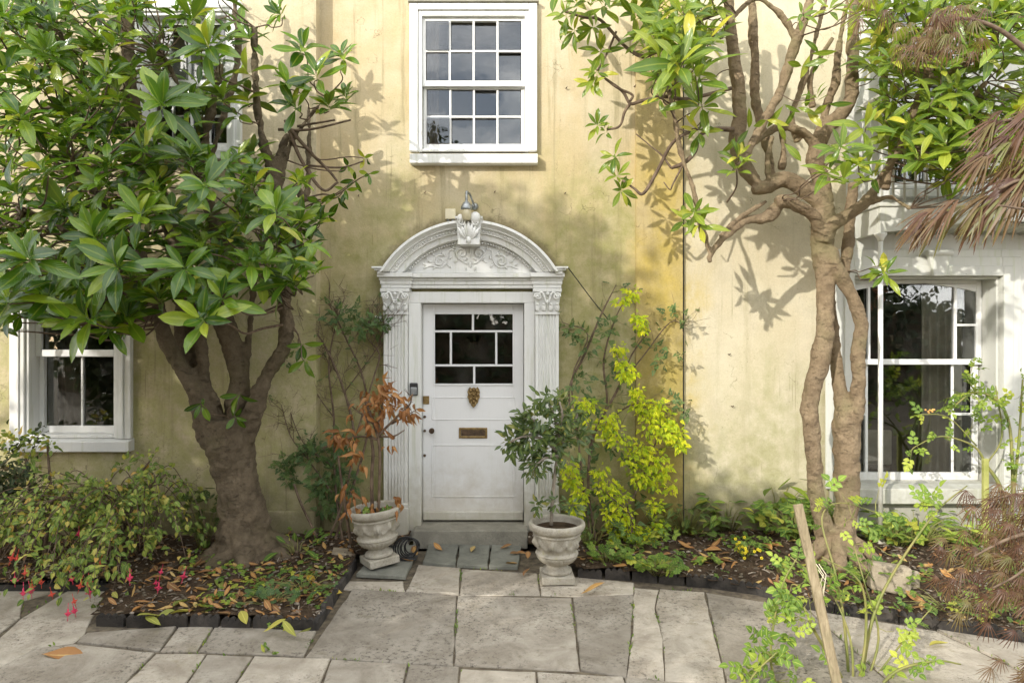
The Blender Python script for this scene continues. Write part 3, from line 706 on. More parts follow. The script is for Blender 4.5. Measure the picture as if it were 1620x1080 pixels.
# carved scrolls
sc = MB(); zc = zS+.155
for s_ in (-1, 1):
    def spiral(cx_, cz_, r0, turns, d=1, ph=0, rad=.010):
        k = 30; pp = []
        for i in range(k):
            t = i/(k-1); a_ = ph+d*turns*2*math.pi*t; r = r0*(1-.88*t)
            pp.append((cxA+s_*(cx_+r*math.cos(a_)), -.092, cz_+r*math.sin(a_)))
        sc.tube(pp, [rad*(1-.55*i/(k-1)) for i in range(k)], 6, flat=.8)
    spiral(.075, zc+.02, .062, 1.6, 1, -2.4, .011)
    spiral(.275, zc-.045, .055, 1.5, -1, 2.2, .010)
    path = [(.02, zc-.07), (.06, zc-.055), (.115, zc+.0), (.155, zc+.055), (.19, zc+.045), (.20, zc-.02), (.22, zc-.075), (.27, zc-.105), (.35, zc-.09), (.42, zc-.115)]
    q = cmr([(cxA+s_*a_, -.093, b_) for a_, b_ in path], 5); sc.tube([tuple(v) for v in q], [.010-.00012*i for i in range(len(q))], 6, flat=.8)
    for (lx, lz, an, ln) in ((.14, .065, .5, .045), (.17, .0, -1.2, .04), (.20, -.075, -2.2, .045), (.115, -.04, -.7, .04), (.325, .005, .9, .045), (.345, -.055, .1, .04), (.23, .0, .9, .05), (.40, -.085, .6, .035), (.03, .075, 1.3, .035), (.045, -.10, -1.8, .035), (.31, -.1, -.8, .035), (.255, -.005, 2.1, .03), (.385, -.04, 1.2, .03)):
        c_ = (cxA+s_*(lx+math.cos(an)*ln*.4), -.091, zc+lz+math.sin(an)*ln*.4)
        sc.ball(c_, ln*.55, .012, ln*.2, 8, 5, rot=Matrix.Rotation(-s_*an if s_ > 0 else an, 3, 'Y'))
sc.ball((cxA, -.09, zc+.03), .012, .016, .05, 8, 6); sc.ball((cxA, -.09, zc-.08), .014, .014, .03, 8, 6)
sc.build('carved_scrollwork', M['white'], dsur)
# keystone console with acanthus leaf
kz0, kz1 = Z(386, -.3), Z(346, -.3); kw = .098
kst = MB(); kst.prism([(cxA-kw*.92, kz0), (cxA+kw*.92, kz0), (cxA+kw*1.12, kz1), (cxA-kw*1.12, kz1)], -.30, -.10)
kst.box(cxA-kw*1.2, cxA+kw*1.2, -.315, -.1002, kz1, kz1+.02)
kst.box(cxA-kw*.96, cxA+kw*.96, -.325, -.3002, kz0-.006, kz0+.045)
for i in range(-3, 4):
    t = i/3; base = Vector((cxA+t*.028, -.325, kz0+.045)); tip = Vector((cxA+t*kw*.95, -.355+.03*abs(t), kz1-.03-.05*abs(t)))
    q = [base.lerp(tip, k/6)+Vector((0, -.012*math.sin(math.pi*k/6), 0)) for k in range(7)]
    kst.tube(q, [.009, .013, .017, .018, .016, .012, .005], 7, flat=.7)
for s_ in (-1, 1):
    for (cz_, r0) in ((kz1-.035, .036), ):
        kst.tube([(cxA+s_*(kw*.62+r0*(1-k/20)*math.cos(k*.6+1)), -.345, cz_+r0*(1-k/20)*math.sin(k*.6+1)) for k in range(18)], [.010-.0003*k for k in range(18)], 6)
kst.ball((cxA+.055, -.335, kz1+.005), .05, .03, .05, 10, 7); kst.ball((cxA-.07, -.335, kz1+.0), .03, .025, .035, 10, 7)
kst.ball((cxA, -.345, kz0+.03), .022, .016, .028, 8, 6)
kst.build('keystone', M['white'], dsur, bevel=.004)

# the door itself -------------------------------------------------------------
yd = .07
gx0, gx1, gz0, gz1 = X(688, yd), X(811, yd), Z(607, yd), Z(497, yd)
D0, D1, DZ0, DZ1 = dx0+.004, dx1-.004, dz0+.012, dz1-.002
db = MB()
db.box(D0, gx0, yd, yd+.05, DZ0, DZ1); db.box(gx1, D1, yd, yd+.05, DZ0, DZ1)
db.box(gx0, gx1, yd, yd+.05, gz1, DZ1); db.box(gx0, gx1, yd, yd+.05, DZ0, gz0)
zl = [Z(v, yd) for v in (629, 664, 668, 703, 785)]
door = db.build('door', M['door'], house, bevel=.003)
pn = MB()                        # faint planted panel mouldings
for (xa, xb, za, zb_) in ((X(683, yd), X(815, yd), Z(664, yd), Z(628, yd)), (X(683, yd), X(815, yd), Z(786, yd), Z(703, yd))):
    pn.frame(xa, xb, za, zb_, .008, .008, .008, .008, yd-.006, yd-.0004)
pn.build('panel_moulding', M['door'], door, bevel=.003)
wb = MB(); wb.box(D0+.004, D1-.004, yd-.025, yd-.0004, DZ0+.006, DZ0+.085); wb.build('weatherboard', M['white'], door, bevel=.008)
gb = MB(); gb.frame(gx0-.014, gx1+.014, gz0-.014, gz1+.014, .014, .014, .014, .014, yd-.010, yd-.0004); gb.build('glazing_bead', M['door'], door, bevel=.004)
zr1, zr2 = Z(524, yd), Z(578, yd); br = .020
rows = [(gz1, zr1, [X(748, yd)]), (zr1, zr2, [X(713, yd), X(785, yd)]), (zr2, gz0, [X(750, yd)])]
for zr in (zr1, zr2):
    b = MB(); b.box(gx0, gx1, yd+.002, yd+.046, zr-br/2, zr+br/2); b.build('glazing_bar', M['door'], door, bevel=.005)
for (zt_, zb_, vs_) in rows:
    xs_ = [gx0]+vs_+[gx1]
    za, zb2 = zb_+(br/2 if zb_ != gz0 else 0), zt_-(br/2 if zt_ != gz1 else 0)
    for v in vs_:
        b = MB(); b.box(v-br/2, v+br/2, yd+.003, yd+.045, za, zb2); b.build('glazing_bar', M['door'], door, bevel=.005)
    for i in range(len(xs_)-1): pane(xs_[i], xs_[i+1], za-.004, zb2+.004, yd+.024, door)
lp = MB(); xa, xb, za, zb_ = X(726, yd), X(771, yd), Z(693, yd), Z(676, yd)
lp.frame(xa, xb, za, zb_, .02, .02, .022, .022, yd-.010, yd-.0005); letter = lp.build('letter_plate', M['brass'], door, bevel=.004)
lf = MB(); lf.box(xa+.021, xb-.021, yd-.006, yd-.0005, za+.023, zb_-.023); lf.build('letter_flap', M['bronze'], door, bevel=.003)
kn = MB(); kc = Vector((X(749.5, yd), yd-.02, Z(627, yd)))
outl = [(0, .085), (.022, .075), (.034, .09), (.050, .066), (.058, .04), (.050, .02), (.058, .0), (.044, -.03), (.040, -.055), (.024, -.065), (.018, -.085), (0, -.092)]
pts = [(kc.x-a_, kc.z+b_) for a_, b_ in outl]+[(kc.x+a_, kc.z+b_) for a_, b_ in outl[::-1][1:-1]]
kn.prism(pts, yd-.016, yd-.0005)
for (a_, b_, r, h) in ((0, .06, .014, .016), (.028, .055, .016, .014), (-.028, .055, .016, .014), (.036, .02, .016, .014), (-.036, .02, .016, .014), (.0, .02, .016, .024), (.018, .028, .010, .016), (-.018, .028, .010, .016), (0, -.01, .012, .026), (.026, -.022, .016, .014), (-.026, -.022, .016, .014), (0, -.045, .02, .018), (0, -.075, .012, .014)):
    kn.ball((kc.x+a_, yd-.016, kc.z+b_), r, h, r*1.1, 8, 6)
kn.tube([(kc.x-.02, yd-.03, kc.z-.04), (kc.x-.016, yd-.035, kc.z-.075), (kc.x, yd-.035, kc.z-.095), (kc.x+.016, yd-.035, kc.z-.075), (kc.x+.02, yd-.03, kc.z-.04)], .006, 6)
kn.build('door_knocker', M['brass'], door)
lk = MB(); lk.box(X(669.5, yd), X(679, yd), yd-.008, yd-.0005, Z(639, yd), Z(626, yd))
lk.tube([(X(674, yd), yd-.008, Z(632, yd)), (X(674, yd), yd-.016, Z(632, yd))], .014, 14); lk.build('lock_plate', M['brass'], door, bevel=.002)
hb = MB(); hb.tube([(X(684, yd), yd-.001, Z(680, yd)), (X(684, yd), yd-.03, Z(680, yd)), (X(684, yd), yd-.032, Z(680, yd)), (X(684, yd), yd-.06, Z(680, yd))], [.012, .012, .024, .026], 14)
hb.build('door_knob', M['bronze'], door, bevel=.003)
for py in (659, 681, 720):
    kh = MB(); kh.tube([(X(672, yd), yd-.0005, Z(py, yd)), (X(672, yd), yd-.008, Z(py, yd))], .0125, 12); kh.build('keyhole', M['bronze'], door)
ps = MB()                        # grey scuff where a letter was once painted over
st = MB(); st.box(X(659), X(834), -.215, .12, -.02, dz0); st.build('doorstep', M['step'], house, bevel=.008)

# ---------------------------------------------------------------- fittings on the facade
lamp = empty('wall_lamp', P(758, 330, 0), 'grey metal swan neck lamp with frosted glass shade above the doorway', 'lamp')
b_ = P(751, 327, 0); c_ = P(738, 331, -.36); K = .62
bp = MB(); bp.lathe([(0, 0), (.05*K, 0), (.055*K, .012), (.042*K, .028), (.02*K, .034), (0, .034)], (0, 0, 0), 20)
bp.v = [(v[0]+b_.x, -v[2]-.0005, v[1]+b_.z) for v in bp.v]; bp.build('back_plate', M['steel'], lamp)
am_ = MB(); q = cmr([(b_.x, -.03, b_.z), (b_.x-.005, -.12, b_.z+.01), (b_.x-.03, -.22, b_.z+.07), (c_.x+.015, -.30, c_.z+.145), (c_.x+.002, -.35, c_.z+.15), (c_.x, -.36, c_.z+.12), (c_.x, -.36, c_.z+.06)], 6)
am_.tube([tuple(v) for v in q], [.008+.004*(i/len(q)) for i in range(len(q))], 10); am_.build('swan_neck', M['steel'], lamp)
hd = MB(); hd.lathe([(r_*K, z_*K) for r_, z_ in ((.012, .125), (.02, .11), (.03, .10), (.045, .085), (.066, .045), (.076, .018), (.08, .0), (.072, -.008), (.05, -.004))], c_, 32, fn=lambda th, r, z: r*(1+.05*math.cos(16*th)*(1 if .006 < z < .056 else 0)))
hd.build('lamp_hood', M['steel'], lamp)
gl = MB(); gl.lathe([(r_*K, z_*K) for r_, z_ in ((.062, -.004), (.068, -.02), (.067, -.07), (.060, -.13), (.048, -.15), (.02, -.156), (.0005, -.157))], c_, 24); gl.build('glass_shade', M['lamp_glass'], lamp)
jb = MB(); p_ = P(713, 340, 0); jb.box(p_.x-.047, p_.x+.047, -.045, -.0005, p_.z-.042, p_.z+.048)
jbox = empty('junction_box', (p_.x, 0, p_.z-.06), 'small cream square junction box on the wall beside the lamp', 'junction box')
jb.build('box', M['plastic_cream'], jbox, bevel=.006)
for s_ in (-1, 1):
    g_ = MB(); g_.tube([(p_.x+s_*.022, -.024, p_.z-.043), (p_.x+s_*.022, -.024, p_.z-.062)], .010, 10); g_.build('cable_gland', M['plastic_grey'], jbox)
ksf = empty('key_safe', P(655, 625, -.06), 'small grey and black combination key safe on the white door frame', 'key safe')
p_ = P(655, 615, -.06)
k1 = MB(); k1.box(p_.x-.036, p_.x+.036, -.082, -.0605, p_.z-.058, p_.z+.055); k1.build('body', M['black_metal'], ksf, bevel=.014, seg=3)
k2 = MB(); k2.box(p_.x-.028, p_.x+.028, -.094, -.0825, p_.z-.05, p_.z+.018); k2.build('cover', M['steel'], ksf, bevel=.006)
k3 = MB(); k3.box(p_.x-.02, p_.x+.02, -.090, -.0826, p_.z+.022, p_.z+.042); k3.build('dial_window', M['black_metal'], ksf, bevel=.003)
sn = MB(); p_ = P(598, 508, -.04); sn.ball((p_.x, -.06, p_.z), .035, .035, .045, 14, 9); sn.box(p_.x-.03, p_.x+.03, -.03, -.0005, p_.z-.03, p_.z+.05)
tag(sn.build('sensor', M['white']), 'small white domed sensor on the wall beside the fluted pilaster', 'sensor')
wr_ = MB(); q = cmr([tuple(P(897, 421, -.26)), tuple(P(915, 445, -.18)), tuple(P(940, 478, -.08)), tuple(P(962, 505, -.03))], 6)
wr_.tube([tuple(v) for v in q], .005, 6); tag(wr_.build('cable', M['cable']), 'thin dark cable slanting down from the door cornice to the climber', 'cable')
for (px, py) in ((672, 305), (782, 304), (893, 306), (895, 140), (567, 310), (1152, 560), (1157, 642), (1003, 137)):
    h_ = MB(); a_ = P(px, py, 0); h_.tube([a_+Vector((0, .004, 0)), a_+Vector((.004, -.025, -.004)), a_+Vector((.012, -.03, .006))], .0042, 6); h_.build('vine_nail', M['bronze'], house)

# ---------------------------------------------------------------- balcony on the right
bal = empty('balcony', P(1480, 380, -.2), 'weathered white iron balcony over the right hand ground floor window', 'balcony')
yF = -.45; bx0, bx1 = X(1392, yF), 6.4; bz0, bz1 = Z(368, yF), Z(327, yF)
def gable(x0, x1, z0, z1, peak): return [(x0, z0), (x0+(x1-x0)*.42, z0+peak), (x0+(x1-x0)*.55, z0+peak), (x1, z0), (x1, z1), (x0, z1)]
fb = MB(); fb.prism([(bx0, bz0), (bx0+.94, bz0+.105), (bx0+1.3, bz0+.09), (bx1, bz0), (bx1, bz1), (bx0, bz1)], yF, yF+.035); fb.build('fascia', M['white_old'], bal, bevel=.004)
fs = MB(); fs.box(bx0, bx0+.035, yF+.036, -.031, bz0, bz1); fs.build('fascia', M['white_old'], bal, bevel=.004)
dk = MB(); dk.box(bx0-.02, bx1, yF-.02, -.031, bz1+.001, bz1+.035); dk.build('deck', M['white_old'], bal, bevel=.006)
cs = MB(); n_ = 360; xs0, xs1 = bx0+.04, bx1; zc_ = bz0+.075
for i in range(n_+1):
    t = i/n_; xx = xs0+(xs1-xs0)*t; zz = zc_+.013*math.sin(2*math.pi*xx/.085)
    cs.v += [(xx, yF+.05, zz+.02), (xx, -.034, zz-.03)]
for i in range(n_): cs.face([2*i, 2*i+1, 2*i+3, 2*i+2], 0, True)
o = cs.build('corrugated_sheet', M['white_old'], bal); s_ = o.modifiers.new('thick', 'SOLIDIFY'); s_.thickness = .004
zr = bz1+.92
xx = bx0+.03
while xx < bx1:
    b = MB(); b.tube([(xx, yF+.02, bz1+.035), (xx, yF+.02, zr)], .010, 8); b.build('baluster', M['white_old'], bal); xx += .094
for yy in (-.14, -.27):
    b = MB(); b.tube([(bx0+.02, yy, bz1+.035), (bx0+.02, yy, zr)], .010, 8); b.build('baluster', M['white_old'], bal)
tr_ = MB(); tr_.box(bx0, bx1, yF, yF+.04, zr, zr+.035); tr_.box(bx0, bx0+.04, yF+.041, -.031, zr, zr+.035); tr_.build('top_rail', M['white_old'], bal, bevel=.006)
po = MB(); px_ = X(1394, yF+.02); po.tube([(px_, yF+.03, .06), (px_, yF+.03, bz0-.04)], .020, 14); post = po.build('post', M['white'], bal)
pf = MB(); pf.lathe([(.07, .0), (.07, .02), (.045, .05), (.026, .10), (.021, .12)], (px_, yF+.03, .05), 18, cap=True); pf.build('post_foot', M['white'], post)
pc = MB(); pc.lathe([(.021, -.07), (.03, -.04), (.05, -.015), (.052, .0)], (px_, yF+.03, bz0-.001), 18, cap=True); pc.build('post_head', M['white'], post)

# ---------------------------------------------------------------- paving
paving = MB(); paving.v = [(-9, -9, -.011), (9, -9, -.011), (9, -.3, -.011), (-9, -.3, -.011)]; paving.face([0, 1, 2, 3])
paving = tag(paving.build('paving', M['dirt_joint']), kind='structure')
def shrink(pts, d):
    c = Vector((sum(p.x for p in pts)/len(pts), sum(p.y for p in pts)/len(pts)))
    out = []; k = len(pts)
    for i in range(k):
        a_, b_, c2 = pts[i-1], pts[i], pts[(i+1) % k]
        e1 = (b_-a_).normalized(); e2 = (c2-b_).normalized()
        n1 = Vector((-e1.y, e1.x)); n2 = Vector((-e2.y, e2.x)); m_ = (n1+n2); m_ = m_.normalized()/max(.4, m_.normalized().dot(n1)) if m_.length > 1e-5 else n1
        out.append(b_+m_*d)
    return out
def paver(poly, z=None, ground=False, mat='york', gap=-.001, name='paving_slab', parent=None, th=.055):
    pts = [Vector((p[0], p[1])) if ground else G(p[0], p[1]).to_2d() for p in poly]
    ar_ = sum(pts[i-1].x*pts[i].y-pts[i].x*pts[i-1].y for i in range(len(pts)))
    if ar_ < 0: pts = pts[::-1]
    pts = shrink(pts, gap)
    # worn edges: subdivide the outline and wander a little
    fine = []
    for i in range(len(pts)):
        a_, b_ = pts[i], pts[(i+1) % len(pts)]; L_ = (b_-a_).length; k = max(1, int(L_/.09))
        nrm = Vector((-(b_-a_).y, (b_-a_).x)); nrm = nrm.normalized() if nrm.length > 1e-6 else nrm
        for j in range(k):
            p_ = a_.lerp(b_, j/k); fine.append(p_+nrm*(.009*noise.noise(Vector((p_.x*7, p_.y*7, 3)))+.003))
    c = sum(fine, Vector((0, 0)))/len(fine)
    z0 = rng.uniform(-.006, .006) if z is None else z
    tx, ty_ = rng.uniform(-.006, .006), rng.uniform(-.006, .006)
    mb = MB(); k = len(fine)
    rings = [(0, -th), (0, -.007), (.003, -.002), (.008, 0)]
    for (ins, dz) in rings:
        for p_ in fine:
            d = (c-p_); d = d.normalized()*ins
            q_ = p_+d; r_ = q_-c
            mb.v.append((r_.x, r_.y, dz+r_.x*tx+r_.y*ty_))
    for i in range(len(rings)-1):
        for j in range(k): mb.face([i*k+j, i*k+(j+1) % k, (i+1)*k+(j+1) % k, (i+1)*k+j], 0, i > 0)
    mb.face([(len(rings)-1)*k+j for j in range(k)])
    o = mb.build(name, M[mat], local=True); o.location = (c.x, c.y, z0)
    if parent is not None: o.parent = parent; o.location = Vector((c.x, c.y, z0))-parent.location
    return o
slabs = [
 [(552,918),(638,918),(641,935),(540,931)], [(662,893),(729,898),(726,939),(642,935)], [(730,898),(850,905),(855,940),(727,940)],
 [(852,906),(1003,920),(1003,938),(906,942),(856,940)],
 [(558,931),(722,941),(717,1051),(483,1039)], [(724,941),(904,943),(917,1059),(719,1051)], [(906,943),(1002,938),(999,1000),(991,1070),(919,1059)],
 [(1003,928),(1042,931),(1036,960),(1048,1010),(1052,1075),(992,1070),(1000,1000)], [(1042.5,931),(1114,936),(1150,1083),(1052.5,1075),(1048.5,1010),(1036.5,960)], [(1116,937),(1275,962),(1420,1090),(1152,1083)], [(1278,962),(1480,995),(1720,1110),(1422,1090)], [(1483,996),(1640,1020),(1900,1100),(1723,1110)],
 [(33,976),(111,930),(170,930),(133,1003),(116,1015),(55,1024),(0,1054),(-40,1040)], [(-60,945),(37,949),(32,976),(-42,1034)], [(-60,928),(20,925),(70,928),(109,929),(38,948),(-60,944)],
 [(122,1015),(137,1001),(280,990),(252,1029)], [(281,992),(339,989),(311,1030),(254,1030)], [(341,989),(500,998),(481,1037),(313,1030)],
 [(55,1025),(118,1017),(244,1031),(196,1080),(150,1125),(-60,1125),(-2,1056)], [(248,1033),(326,1033),(292,1082),(262,1125),(155,1125),(198,1080)],
 [(328,1034),(400,1037),(370,1082),(344,1125),(265,1125),(294,1082)], [(402,1037),(522,1041),(507,1082),(492,1125),(347,1125),(372,1082)],
 [(524,1043),(645,1049),(637,1082),(628,1125),(495,1125),(509,1082)], [(647,1050),(726,1053),(724,1082),(720,1125),(631,1125),(639,1082)],
 [(728,1055),(847,1060),(849,1082),(850,1125),(723,1125),(726,1082)], [(850,1062),(985,1069),(990,1084),(998,1125),(853,1125)], [(988,1071),(1150,1084),(1165,1125),(1001,1125)],
 [(1153,1085),(1421,1092),(1470,1125),(1168,1125)], [(1424,1093),(1720,1112),(1760,1125),(1473,1125)],
 [(-220,936),(-64,930),(-64,1040),(-40,1044),(-4,1056),(-60,1122),(-330,1100)],
]
for s_ in slabs: paver(s_, parent=paving)
yrow = G(800, 1126).y
for r_ in range(5):              # the path goes on under and behind the camera
    xa = -5.2+rng.uniform(0, .5)
    while xa < 5:
        wd = rng.uniform(.55, .95)
        paver([(xa, yrow-.70), (xa+wd, yrow-.70), (xa+wd, yrow), (xa, yrow)], ground=True, parent=paving); xa += wd
    yrow -= .70
# slate mat in front of the step, slab under the left urn
mat_ = empty('slate_doormat', G(745, 880), 'three dark grey slates laid flat as a mat before the door step', 'doormat')
for q in ([(677,864),(726,864),(721,897),(668,893)], [(727,864),(776,865),(772,899),(722,897)], [(777,865),(825,866),(820,900),(773,899)]):
    o = paver(q, z=.024, mat='slate', gap=.002, name='slate', th=.03); o.parent = mat_; o.location -= mat_.location
o = paver([(600,868),(664,866),(642,917),(563,913)], z=.03, mat='slate', gap=.0, name='stone_slab', th=.03); tag(o, 'flat grey stone slab under the urn with the withered shrub', 'slab')
o = paver([(527,884),(560,886),(556,897),(524,893)], z=.10, mat='rock', gap=0, name='flat_stone', th=.05); tag(o, 'flat brown stone lying on the bed beside the left urn', 'stone')

# ---------------------------------------------------------------- beds
def inside(p, poly):
    c = False; n = len(poly)
    for i in range(n):
        a_, b_ = poly[i], poly[i-1]
        if (a_[1] > p[1]) != (b_[1] > p[1]) and p[0] < (b_[0]-a_[0])*(p[1]-a_[1])/(b_[1]-a_[1])+a_[0]: c = not c
    return c
BED = {}
def bed_h(x, y):
    h = .045+.045*max(0, min(1, (y+1.9)/1.6))
    h += .028*noise.noise(Vector((x*2.1, y*2.1, 1)))+.016*noise.noise(Vector((x*6, y*6, 4)))+.008*noise.noise(Vector((x*17, y*17, 7)))
    return h
def soil_bed(name, poly, step=.05):
    xs = [p[0] for p in poly]; ys = [p[1] for p in poly]; mb = MB(); idx = {}
    nx = int((max(xs)-min(xs))/step)+2; ny = int((max(ys)-min(ys))/step)+2
    def vid(i, j):
        if (i, j) not in idx:
            x, y = min(xs)+i*step, min(ys)+j*step; idx[(i, j)] = len(mb.v); mb.v.append((x, y, bed_h(x, y)))
        return idx[(i, j)]
    for i in range(nx):
        for j in range(ny):
            if inside((min(xs)+(i+.5)*step, min(ys)+(j+.5)*step), poly): mb.face([vid(i, j), vid(i+1, j), vid(i+1, j+1), vid(i, j+1)], 0, True)
    o = mb.build(name, M['soil']); return tag(o, kind='structure')
left_edge = [G(152, 986), G(200, 988), G(500, 994), G(562, 897)]
polyL = [(-7, G(150, 985).y), (G(150, 985).x-1.0, G(150, 985).y+.55), (G(176, 930).x, G(176, 930).y), (G(150, 982).x, G(150, 982).y), (G(500, 992).x, G(500, 992).y), (G(561, 897).x, G(561, 897).y), (G(640, 866).x, G(640, 866).y), (G(655, 850).x, -.02), (-7, -.02)]
soil_bed('garden_soil', polyL)
redge = [G(912, 912), G(1000, 918), G(1130, 930), G(1200, 940), G(1275, 962), G(1480, 994), G(1640, 1022), G(1830, 1060)]
polyR = [(G(835, 860).x, -.02)]+[(G(838, 872).x, G(838, 872).y), (redge[0].x, redge[0].y-.0)]+[(p.x, p.y+.01) for p in redge[1:]]+[(7, redge[-1].y), (7, -.02)]
soil_bed('garden_soil', polyR)
# scalloped edging tiles
def edging_mesh(w_=.19, h=.082, th=.028, n=4):
    pts = [(-w_/2+.003, -.04), (w_/2-.003, -.04), (w_/2-.003, h*.72)]
    for i in range(n*6, -1, -1):
        t = i/(n*6); pts.append((-w_/2+.003+(w_-.006)*t, h*(.72+.28*abs(math.sin(t*n*math.pi))**.6)))
    mb = MB(); mb.prism(pts, -th/2, th/2); return mb.mesh('edging_tile', M['tile'])
et = edging_mesh()
def edging(name, path, label):
    root = empty(name, tuple(path[0]), label, 'edging', 'edging round the flower beds')
    seg = []
    for a_, b_ in zip(path, path[1:]):
        L_ = (b_-a_).length; k = max(1, round(L_/.192)); seg += [(a_.lerp(b_, (i+.5)/k), b_-a_) for i in range(k)]
    for c, d in seg:
        o = bpy.data.objects.new('edging_tile', et); COL.objects.link(o); o.parent = root
        o.location = c-path[0]+Vector((0, 0, rng.uniform(-.022, .0))); o.rotation_euler = (rng.uniform(-.12, .12), rng.uniform(-.03, .03), math.atan2(d.y, d.x)+rng.uniform(-.03, .03))
    return root
edging('tile_edging', left_edge, 'black scalloped tile edging round the leafy bed under the large dark tree')
edging('tile_edging', [p+Vector((0, .03, 0)) for p in redge], 'black scalloped tile edging curving along the bed under the tan twin stemmed tree')
# light well grating under the fuchsia
gr = empty('floor_grating', G(60, 930), 'black ribbed metal floor grating under the fuchsia by the left window', 'grating')
ga, gb_ = G(-120, 931), G(196, 929); zg = .012
gx0_, gx1_, gy0, gy1 = ga.x, gb_.x, ga.y, ga.y+.75
for yy in (gy0-.03, gy1):
    f_ = MB(); f_.box(gx0_, gx1_, yy, yy+.03, -.03, zg+.03); f_.build('rim', M['black_metal'], gr)
bm_ = MB(); bm_.box(-.006, .006, 0, gy1-gy0, -.02, .015); bme = bm_.mesh('bar', M['black_metal'])
xx = gx0_+.01
while xx < gx1_:
    o = bpy.data.objects.new('bar', bme); COL.objects.link(o); o.parent = gr; o.location = Vector((xx, gy0, zg+.03))-gr.location; xx += .028

# ---------------------------------------------------------------- urns
def urn_profile(): return [(.085, .058), (.108, .062), (.112, .075), (.106, .088), (.088, .098), (.078, .112), (.078, .122), (.088, .130), (.100, .134), (.122, .148), (.142, .170), (.152, .190), (.156, .196), (.162, .203), (.160, .212), (.150, .218), (.142, .224), (.143, .24), (.150, .27), (.158, .30), (.167, .33), (.173, .345), (.182, .350), (.182, .358), (.176, .362), (.180, .370), (.196, .380), (.206, .392), (.212, .408), (.214, .424), (.209, .437), (.198, .442), (.186, .438), (.180, .425), (.176, .40), (.172, .385)]
def urn_fn(th, r, z):
    if .14 < z < .193: return r*(1+.04*abs(math.sin(14*th)))                # gadroons
    if .225 < z < .345:                                                       # shells and swags
        a_ = ((th/(2*math.pi)*5) % 1)-.5; zz = (z-.285)/.05
        sh_ = math.exp(-((a_/.16)**2+((zz-.0)/.95)**2)*1.3)*(1+.30*math.cos(28*math.atan2(a_*3.2, zz+1.35)))
        sw_ = math.exp(-((zz+.55-.9*(abs(a_)-.25)**2*12)/.28)**2)*(.55+.3*math.sin(th*47)*math.sin(z*330))*(1 if abs(a_) > .14 else 0)
        ro = math.exp(-(((abs(a_)-.5)/.09)**2+((zz-.45)/.5)**2))*(.9+.2*math.sin(th*90)*math.sin(z*420))
        return r+.026*sh_**1.3+.018*sw_+.022*ro
    if .378 < z < .436: return r*(1+.004*noise.noise(Vector((math.cos(th)*6, math.sin(th)*6, z*20))))
    return r
def dense(prof, n=3):
    return [tuple(v) for v in cmr(prof, n)]
def make_urn(label, loc, rz, tilt):
    root = empty('stone_urn', loc, label, 'urn', 'stone urns flanking the door')
    b = MB(); b.lathe(dense(urn_profile(), 3), (0, 0, 0), 160, fn=urn_fn); bowl = b.build('bowl', M['urn'], root, local=True)
    p_ = MB(); p_.box(-.122, .122, -.122, .122, 0, .058); p_.build('plinth', M['urn'], root, bevel=.007, local=True)
    s_ = MB(); s_.lathe([(.179, .388), (.12, .398), (.06, .402), (.0005, .405)], (0, 0, 0), 28); s_.build('soil', M['soil'], root, local=True)
    root.rotation_euler = (tilt[0], tilt[1], rz); return root
pL = G(601, 893, .03); pR = G(881, 917)
urnL = make_urn('leaning stone urn holding the withered orange leaved shrub', (pL.x, pL.y, .033), R(32), (0, 0))
urnL.rotation_euler = (Matrix.Rotation(R(-5.5), 3, 'Y') @ Matrix.Rotation(R(32), 3, 'Z')).to_euler(); urnL.location.z = .05
urnR = make_urn('upright stone urn holding the leafy green shrub', (pR.x, pR.y, .004), R(2), (0, 0))
# coiled iron boot scraper / hose guide beside the left urn
hs = empty('coiled_wire', G(650, 880, .03), 'black coil of wire standing behind the leaning urn', 'wire coil')
c = G(646, 884, .03)+Vector((0, 0, .10))
for k in range(7):
    t_ = MB(); r_ = .095-.006*k; ang = rng.uniform(-.35, .35); pts = []
    for i in range(33):
        a_ = 2*math.pi*i/32; v = Vector((r_*math.cos(a_), 0, r_*math.sin(a_))); v.rotate(Euler((rng.uniform(-.02, .02), 0, .5+ang)))
        pts.append(c+v+Vector((-.02+.008*k, .01*k-.03, -.004)))
    t_.tube(pts, .0055, 6); t_.build('coil', M['black_metal'], hs)
bs_ = MB(); bs_.box(c.x-.05, c.x+.07, c.y-.05, c.y+.05, .031, .05); bs_.build('base', M['black_metal'], hs, bevel=.006)

